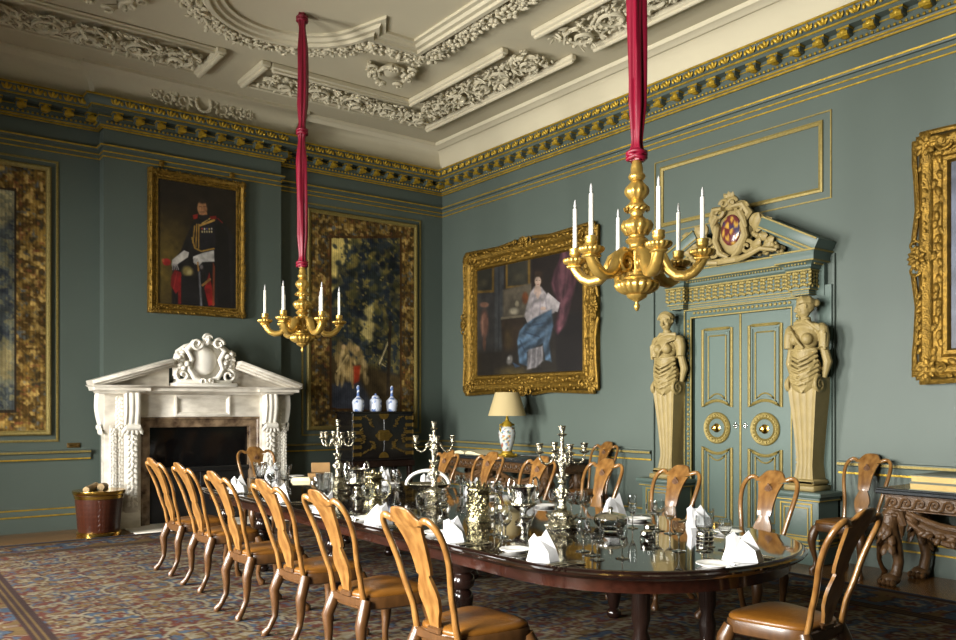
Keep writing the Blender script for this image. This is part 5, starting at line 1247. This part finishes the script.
EDGEL, EDGER, YN, YF = TX - .965, TX + .965, TY - 3.14, TY + 3.14
seats = []
for i, y in enumerate((3.11, 3.86, 4.70, 5.47, 6.33, 7.26)): seats.append((EDGEL + .0, y, -PI / 2, 'at the %s window-side place from camera' % ('nearest', 'second', 'third', 'fourth', 'fifth', 'sixth')[i], .10 + .02 * (i > 3)))
for i, y in enumerate((3.36, 4.08, 5.02, 5.75, 6.5, 7.3)): seats.append((EDGER, y, PI / 2, 'at the %s door-side place from camera' % ('nearest', 'second', 'third', 'fourth', 'fifth', 'sixth')[i], .27))
seats.append((TX - .06, YN, 0, 'at the near head of the table', .12)); seats.append((TX, YF, PI, 'at the far head of the table', .16))
rnd = random.Random(77)
for si, (ex, ey, a, ph, ny) in enumerate(seats):
    c, s = math.cos(a), math.sin(a)
    def at(X, Y): return ex + c * X - s * Y, ey + s * X + c * Y
    near = si in (0, 1, 2, 3, 6, 7, 8, 12)
    mb = napkin_mesh(si); o = mb.build('napkin', LINEN, None, 28); x, y = at(rnd.uniform(-.02, .02), ny)
    place(o, (x, y, ZB), rz=(-.65 + rnd.uniform(-.35, .35)) if si != 12 else -.9); tag(o, 'folded white napkin standing ' + ph, 'napkin', 'folded white napkins')
    if si == 12: o.scale = (1.25, 1.25, 1.0)
    x, y = at(-.27, ny + .06) if si != 12 else at(-.24, .11); item('side_plate', b_plate, 'small white side plate ' + ph, 'plate', 'side plates', x, y)
    for k, (nm, X, Y) in enumerate((('goblet', .06, ny + .30), ('wine_glass', .17, ny + .24), ('goblet' if si % 2 else 'flute', .21, ny + .36), ('wine_glass', -.05, ny + .35))):
        x, y = at(X + rnd.uniform(-.015, .015), Y - (.20 if si == 9 else 0) + rnd.uniform(-.02, .02)); nn = {'goblet': 'goblet', 'wine_glass': 'wine glass', 'flute': 'champagne flute'}[nm]
        item(nm, b_glass(nm), ('clear %s ' % nn) + ('front middle ', 'front right ', 'back right ', 'back left ')[k] + ph, 'glass', 'drinking glasses on the table', x, y)
    for nm, f, X, w in (('fork', b_fork, -.15, 'outer fork'), ('fork', b_fork, -.115, 'inner fork'), ('knife', b_knife, .13, 'inner knife'), ('knife', b_knife, .16, 'outer knife'), ('spoon', b_spoon, .192, 'soup spoon')):
        x, y = at(X, .135 if si != 12 else .15); item(nm, f, 'silver ' + w + ' ' + ph, 'cutlery', 'silver cutlery', x, y, a)

def make_candelabrum(label, x, y, rz, narm):
    t = thing('candelabrum', label, 'candelabrum', (x, y, ZB), rz=rz, group='silver table candelabra'); r = random.Random(5)
    m = MB(); m.lathe([(0, 0), (.10, 0), (.105, .012), (.09, .02), (.098, .03), (.08, .045), (.06, .055), (.055, .075), (.07, .085), (.064, .10), (.036, .115), (0, .115)], 40, lobes=8, amp=.16, rng=(1, 7))
    for k in range(8):
        q = 2 * PI * k / 8; spiral(m, (.09 * math.cos(q), .09 * math.sin(q), .015), .022, 1.2, q, 1, .008, .012, 6, 12); leaf(m, (.06 * math.cos(q), .06 * math.sin(q), .05), (math.cos(q), math.sin(q), .3), .06, .03)
    m.build('base', SILVER_C, t, 60)
    m = MB(); m.lathe([(0, .11), (.022, .11), (.034, .13), (.022, .15), (.03, .19), (.036, .22), (.034, .25), (.018, .275), (.03, .29), (.018, .31), (.017, .36), (.026, .40), (.032, .42), (.02, .445), (.016, .47), (.022, .485), (.022, .50), (.013, .515), (.012, .58), (0, .58)], 24)
    for k in range(8):
        q = 2 * PI * (k + .5) / 8; leaf(m, (.018 * math.cos(q), .018 * math.sin(q), .30), (math.cos(q) * .5, math.sin(q) * .5, 1), .05, .02, (math.cos(q), math.sin(q), 0), .05); leaf(m, (.03 * math.cos(q), .03 * math.sin(q), .25), (math.cos(q) * .8, math.sin(q) * .8, -1), .035, .02, (math.cos(q), math.sin(q), 0), .05); m.ell((.034 * math.cos(q), .034 * math.sin(q), .21), .009, q=(6, 4))
    for k in range(10):
        q = 2 * PI * k / 10; leaf(m, (.022 * math.cos(q), .022 * math.sin(q), .19), (math.cos(q) * .3, math.sin(q) * .3, 1), .06, .022, (math.cos(q), math.sin(q), 0), .05); leaf(m, (.014 * math.cos(q), .014 * math.sin(q), .4), (math.cos(q) * .6, math.sin(q) * .6, 1), .045, .018, (math.cos(q), math.sin(q), 0), .05)
    m.build('stem', SILVER_C, t, 60)
    def sock(m, z): m.lathe([(0, z), (.012, z), (.03, z + .012), (.032, z + .018), (.014, z + .022), (.012, z + .032), (.02, z + .045), (.021, z + .06), (.026, z + .066), (.024, z + .07), (.012, z + .066), (0, z + .05)], 18)
    m = MB(); sock(m, .58); m.build('socket', SILVER_C, t, 60)
    for k in range(narm):
        q = 2 * PI * k / narm; m = MB(); m.M = Matrix.Rotation(q, 4, 'Z')
        m.tube([(.015, 0, .44), (.03, 0, .475), (.05, 0, .475), (.058, 0, .45), (.075, 0, .42), (.105, 0, .405), (.135, 0, .42), (.15, 0, .45), (.15, 0, .475)], [.008, .009, .009, .008, .008, .009, .008, .007, .007], 8, (0, 1, 0)); m.M = m.M @ Matrix.Translation((.05, 0, .455)) @ basis((1, 0, 0), (0, 0, 1), (0, -1, 0)); spiral(m, (0, 0, -.004), .02, 1.3, PI / 2, -1, .006, .006, 6, 12); ar = m.build('arm', SILVER_C, t, 60)
        m = MB(); m.M = Matrix.Rotation(q, 4, 'Z') @ Matrix.Translation((.15, 0, 0)); sock(m, .47); m.build('socket', SILVER_C, ar, 60)
    return t
make_candelabrum('six-armed silver candelabrum farthest along the table, in front of the lacquer cabinet', 3.58, 6.89, .3, 6)
make_candelabrum('four-armed silver candelabrum in the middle of the table beside the arched basket', 3.75, 5.55, math.radians(-26), 4)
make_candelabrum('four-armed silver candelabrum nearest the camera beside the domed dish', 3.59, 3.86, math.radians(-24), 4)
def make_urn(label, x, y, rz, dark):
    t = thing('wine_cooler', label, 'wine cooler', (x, y, ZB), rz=rz, group='two-handled silver wine coolers')
    m = MB(); m.lathe([(0, 0), (.055, 0), (.057, .01), (.045, .02), (.022, .035), (.018, .06), (.024, .075), (.05, .09), (.075, .112), (.082, .128), (.078, .138), (.074, .16), (.078, .21), (.086, .235), (.09, .245), (.086, .248), (.07, .2), (.06, .14), (0, .12)], 40); m.build('body', SILVER, t, 50)
    m = MB(); m.lathe([(.074, .118), (.086, .124), (.086, .134), (.076, .14)], 40, lobes=20, amp=.08); m.build('gadroon_band', SILVER_C, t, 50)
    for s in (-1, 1): m = MB(); m.tube([(s * .074, 0, .15), (s * .092, 0, .16), (s * .1, 0, .2), (s * .1, 0, .25), (s * .096, 0, .285), (s * .082, 0, .305), (s * .066, 0, .295), (s * .06, 0, .265), (s * .07, 0, .238), (s * .084, 0, .236)], .0075, 8); m.build('handle', SILVER, t, 60)
    return t
make_urn('two-handled silver wine cooler at the far part of the table beside the farthest candelabrum', 3.40, 6.20, -.6, 0)
make_urn('two-handled silver wine cooler in the middle of the near half of the table', 3.54, 4.18, -.6, 1)
def make_tankard(label, x, y, h, r0):
    t = thing('tankard', label, 'tankard', (x, y, ZB), rz=-.7, group='chased silver-gilt tankards'); r = random.Random(8)
    m = MB(); k = h / .24; m.lathe([(0, 0), (r0, 0), (r0 * 1.02, .012 * k), (r0 * .86, .03 * k), (r0 * .84, .2 * k), (r0 * .93, .205 * k), (r0 * .93, .215 * k), (r0 * .84, .216 * k), (r0 * .78, .2 * k), (0, .2 * k)], 36)
    for i in range(130):
        q = r.uniform(0, 2 * PI); z = r.uniform(.04, .19) * k; leaf(m, (r0 * .83 * math.cos(q), r0 * .83 * math.sin(q), z), (-math.sin(q) * r.uniform(-1, 1), math.cos(q) * r.uniform(-1, 1), r.uniform(-1, 1)), r0 * .35, r0 * .2, (math.cos(q), math.sin(q), 0), .15)
    m.build('body', SILGILT, t, 60)
    m = MB(); m.lathe([(0, .205 * k), (r0 * .9, .212 * k), (r0 * .88, .222 * k), (r0 * .5, .232 * k), (r0 * .2, .236 * k), (.012, .245 * k), (.018, .258 * k), (.008, .272 * k), (0, .275 * k)], 30)
    for i in range(12):
        q = 2 * PI * i / 12; leaf(m, (r0 * .75 * math.cos(q), r0 * .75 * math.sin(q), .22 * k), (math.cos(q), math.sin(q), 1), .04, .018)
    m.build('lid', SILGILT, t, 60)
    m = MB(); m.tube([(r0 * .8, 0, .05 * k), (r0 * 1.3, 0, .05 * k), (r0 * 1.75, 0, .09 * k), (r0 * 1.75, 0, .14 * k), (r0 * 1.45, 0, .185 * k), (r0 * .85, 0, .19 * k)], .008, 8, (0, 1, 0)); m.build('handle', SILGILT, t, 60)
    return t
make_tankard('chased silver-gilt tankard with a spiky lid, farther along the table', 3.25, 5.66, .25, .078)
make_tankard('chased silver-gilt tankard nearest the camera in the middle of the table', 3.36, 4.44, .24, .086)
t = thing('cake_basket', 'silver basket with a broad arched handle behind the middle candelabrum', 'basket', (3.99, 6.0, ZB), rz=-.65)
m = MB(); m.lathe([(0, 0), (.09, 0), (.08, .02), (.10, .04), (.16, .075), (.19, .10), (.185, .105), (.15, .085), (.09, .05), (0, .04)], 40, sy=.78, lobes=20, amp=.03, rng=(4, 7)); m.build('bowl', SILVER_C, t, 60)
m = MB(); m.tube([(.185 * math.cos(PI * k / 20), 0, .09 + .125 * math.sin(PI * k / 20)) for k in range(21)], [(.016, .02)] * 21, 10, (0, 1, 0), .7); m.build('arched_handle', FROST, t, 60)
t = thing('domed_dish', 'round cut-glass dish with a shallow domed silver lid on the near half of the table', 'dish', (3.76, 3.60, ZB))
m = MB(); m.lathe([(0, 0), (.07, 0), (.075, .01), (.10, .04), (.105, .075), (.098, .075), (.09, .04), (.06, .015), (0, .015)], 36, lobes=18, amp=.06, rng=(2, 5)); m.build('bowl', GLASS, t, 60)
m = MB(); m.lathe([(0, .074), (.112, .074), (.112, .08), (.09, .098), (.05, .11), (.015, .115), (.008, .122), (.016, .135), (.01, .146), (0, .148)], 36); m.build('lid', SILVER, t, 50)
def make_salt(label, x, y):
    t = thing('salt_cellar', label, 'salt cellar', (x, y, ZB), rz=.4, group='small silver salts')
    m = MB(); m.lathe([(0, .012), (.02, .012), (.034, .022), (.038, .035), (.034, .046), (.04, .052), (.036, .054), (.028, .044), (0, .03)], 24)
    for k in range(3): q = 2 * PI * k / 3; m.tube([(.03 * math.cos(q), .03 * math.sin(q), .024), (.038 * math.cos(q), .038 * math.sin(q), .012), (.034 * math.cos(q), .034 * math.sin(q), .0)], [.006, .005, .007], 6)
    for s in (-1, 1): m.tube([(s * .034, 0, .03), (s * .052, 0, .036), (s * .05, 0, .052), (s * .038, 0, .05)], .0035, 6, (0, 1, 0))
    m.build('bowl', SILVER, t, 50); return t
make_salt('small two-eared silver salt left of its twin, near end of the table', 3.66, 3.22); make_salt('small two-eared silver salt right of its twin, near end of the table', 3.86, 3.37)
make_salt('small two-eared silver salt between the two middle places of the table', 3.5, 5.05); make_salt('small two-eared silver salt beside the farthest candelabrum', 3.75, 6.5)
t = thing('coaster_stack', 'low round silver ribbed box in front of the near head place', 'box', (3.88, 2.98, ZB))
m = MB(); m.lathe([(0, 0), (.048, 0), (.05, .006), (.044, .012), (.05, .022), (.05, .03), (.044, .036), (.05, .046), (.048, .054), (0, .056)], 30); m.build('body', SILVER, t, 40)
m = MB(); m.lathe([(0, .055), (.046, .055), (.046, .06), (.02, .066), (0, .067)], 30); m.build('lid', SILVER, t, 40)
t = thing('wooden_box', 'small open tan wooden box with its lid up at the far end of the table', 'box', (3.98, 8.08, ZB), rz=-.4)
m = MB(); m.box(-.12, .12, -.08, .08, 0, .06, .004); m.build('box_body', TAN, t)
m = MB(); m.M = Matrix.Translation((.02, .085, .06)) @ Matrix.Rotation(-.35, 4, 'X'); m.box(-.1, .1, -.01, .01, 0, .11, .004); m.M = None; m.build('lid', TAN, t)
t = thing('folded_papers', 'low pile of folded cream papers beside the tan box at far end of table', 'papers', (3.72, 7.98, ZB), rz=-.5)
for k in range(3):
    m = MB(); m.box(-.1 + .01 * k, .1 - .005 * k, -.07, .065 - .01 * k, .012 * k, .012 * k + .0115); m.build('paper', PAPER, t)
o = item('glass_vase', lambda: (lambda m: (m.lathe([(0, 0), (.05, 0), (.052, .01), (.03, .03), (.035, .06), (.06, .12), (.085, .2), (.09, .24), (.086, .24), (.055, .13), (.02, .06), (0, .055)], 24, lobes=12, amp=.12, rng=(4, 9), sx=.72, sy=.72), m.build('glass_vase', GLASS, None, 60))[1])(MB()), 'tall flared cut-glass vase at the far window-side corner of the table', 'vase', 'cut glass vases', 3.10, 7.55)
item('glass_vase', None, 'tall flared cut-glass vase on the table right of the farthest candelabrum', 'vase', 'cut glass vases', 3.02, 6.05)

# ================================================================== LIGHT AND CAMERA
def area(nm, loc, rot, sx, sy, e, col=(1, 1, 1)):
    l = bpy.data.lights.new(nm, 'AREA'); l.shape = 'RECTANGLE'; l.size = sx; l.size_y = sy; l.energy = e; l.color = col; l.spread = math.radians(125)
    o = bpy.data.objects.new(nm, l); COL.objects.link(o); o.location = loc; o.rotation_euler = rot; return o
# skylight falls steeply through the tall windows: three tilted strips of sky per opening
for i, (y, e) in enumerate(zip(WY, (700, 680, 640))):
    for k in range(3):
        area('window_daylight', (X0 - WT - .3, y, WZ0 + (WZ1 - WZ0) * (k + .5) / 3), (0, -PI / 2 + math.radians(19), 0), (WZ1 - WZ0) / 3 - .02, WW - .1, e / 3, (1.0, .975, .92))
wd = bpy.data.worlds.new('sky'); sc.world = wd; wd.use_nodes = True
wd.node_tree.nodes['Background'].inputs[0].default_value = (.75, .85, 1, 1); wd.node_tree.nodes['Background'].inputs[1].default_value = 1.5
cam = bpy.data.cameras.new('camera'); cam.sensor_width = 36; cam.lens = 36 * 825 / 956; cam.shift_y = 87 / 956; cam.clip_start = .05
co = bpy.data.objects.new('camera', cam); COL.objects.link(co); co.location = (0, 0, 1.5); co.rotation_euler = (PI / 2, 0, -math.atan2(.6032, .7976))
sc.camera = co
sc.view_settings.view_transform = 'Standard'; sc.view_settings.look = 'None'; sc.view_settings.gamma = 1; sc.view_settings.exposure = 0; sc.view_settings.use_curve_mapping = False
sc.cycles.max_bounces = 10; sc.cycles.diffuse_bounces = 4; sc.cycles.transmission_bounces = 8; sc.cycles.caustics_reflective = False; sc.cycles.caustics_refractive = False
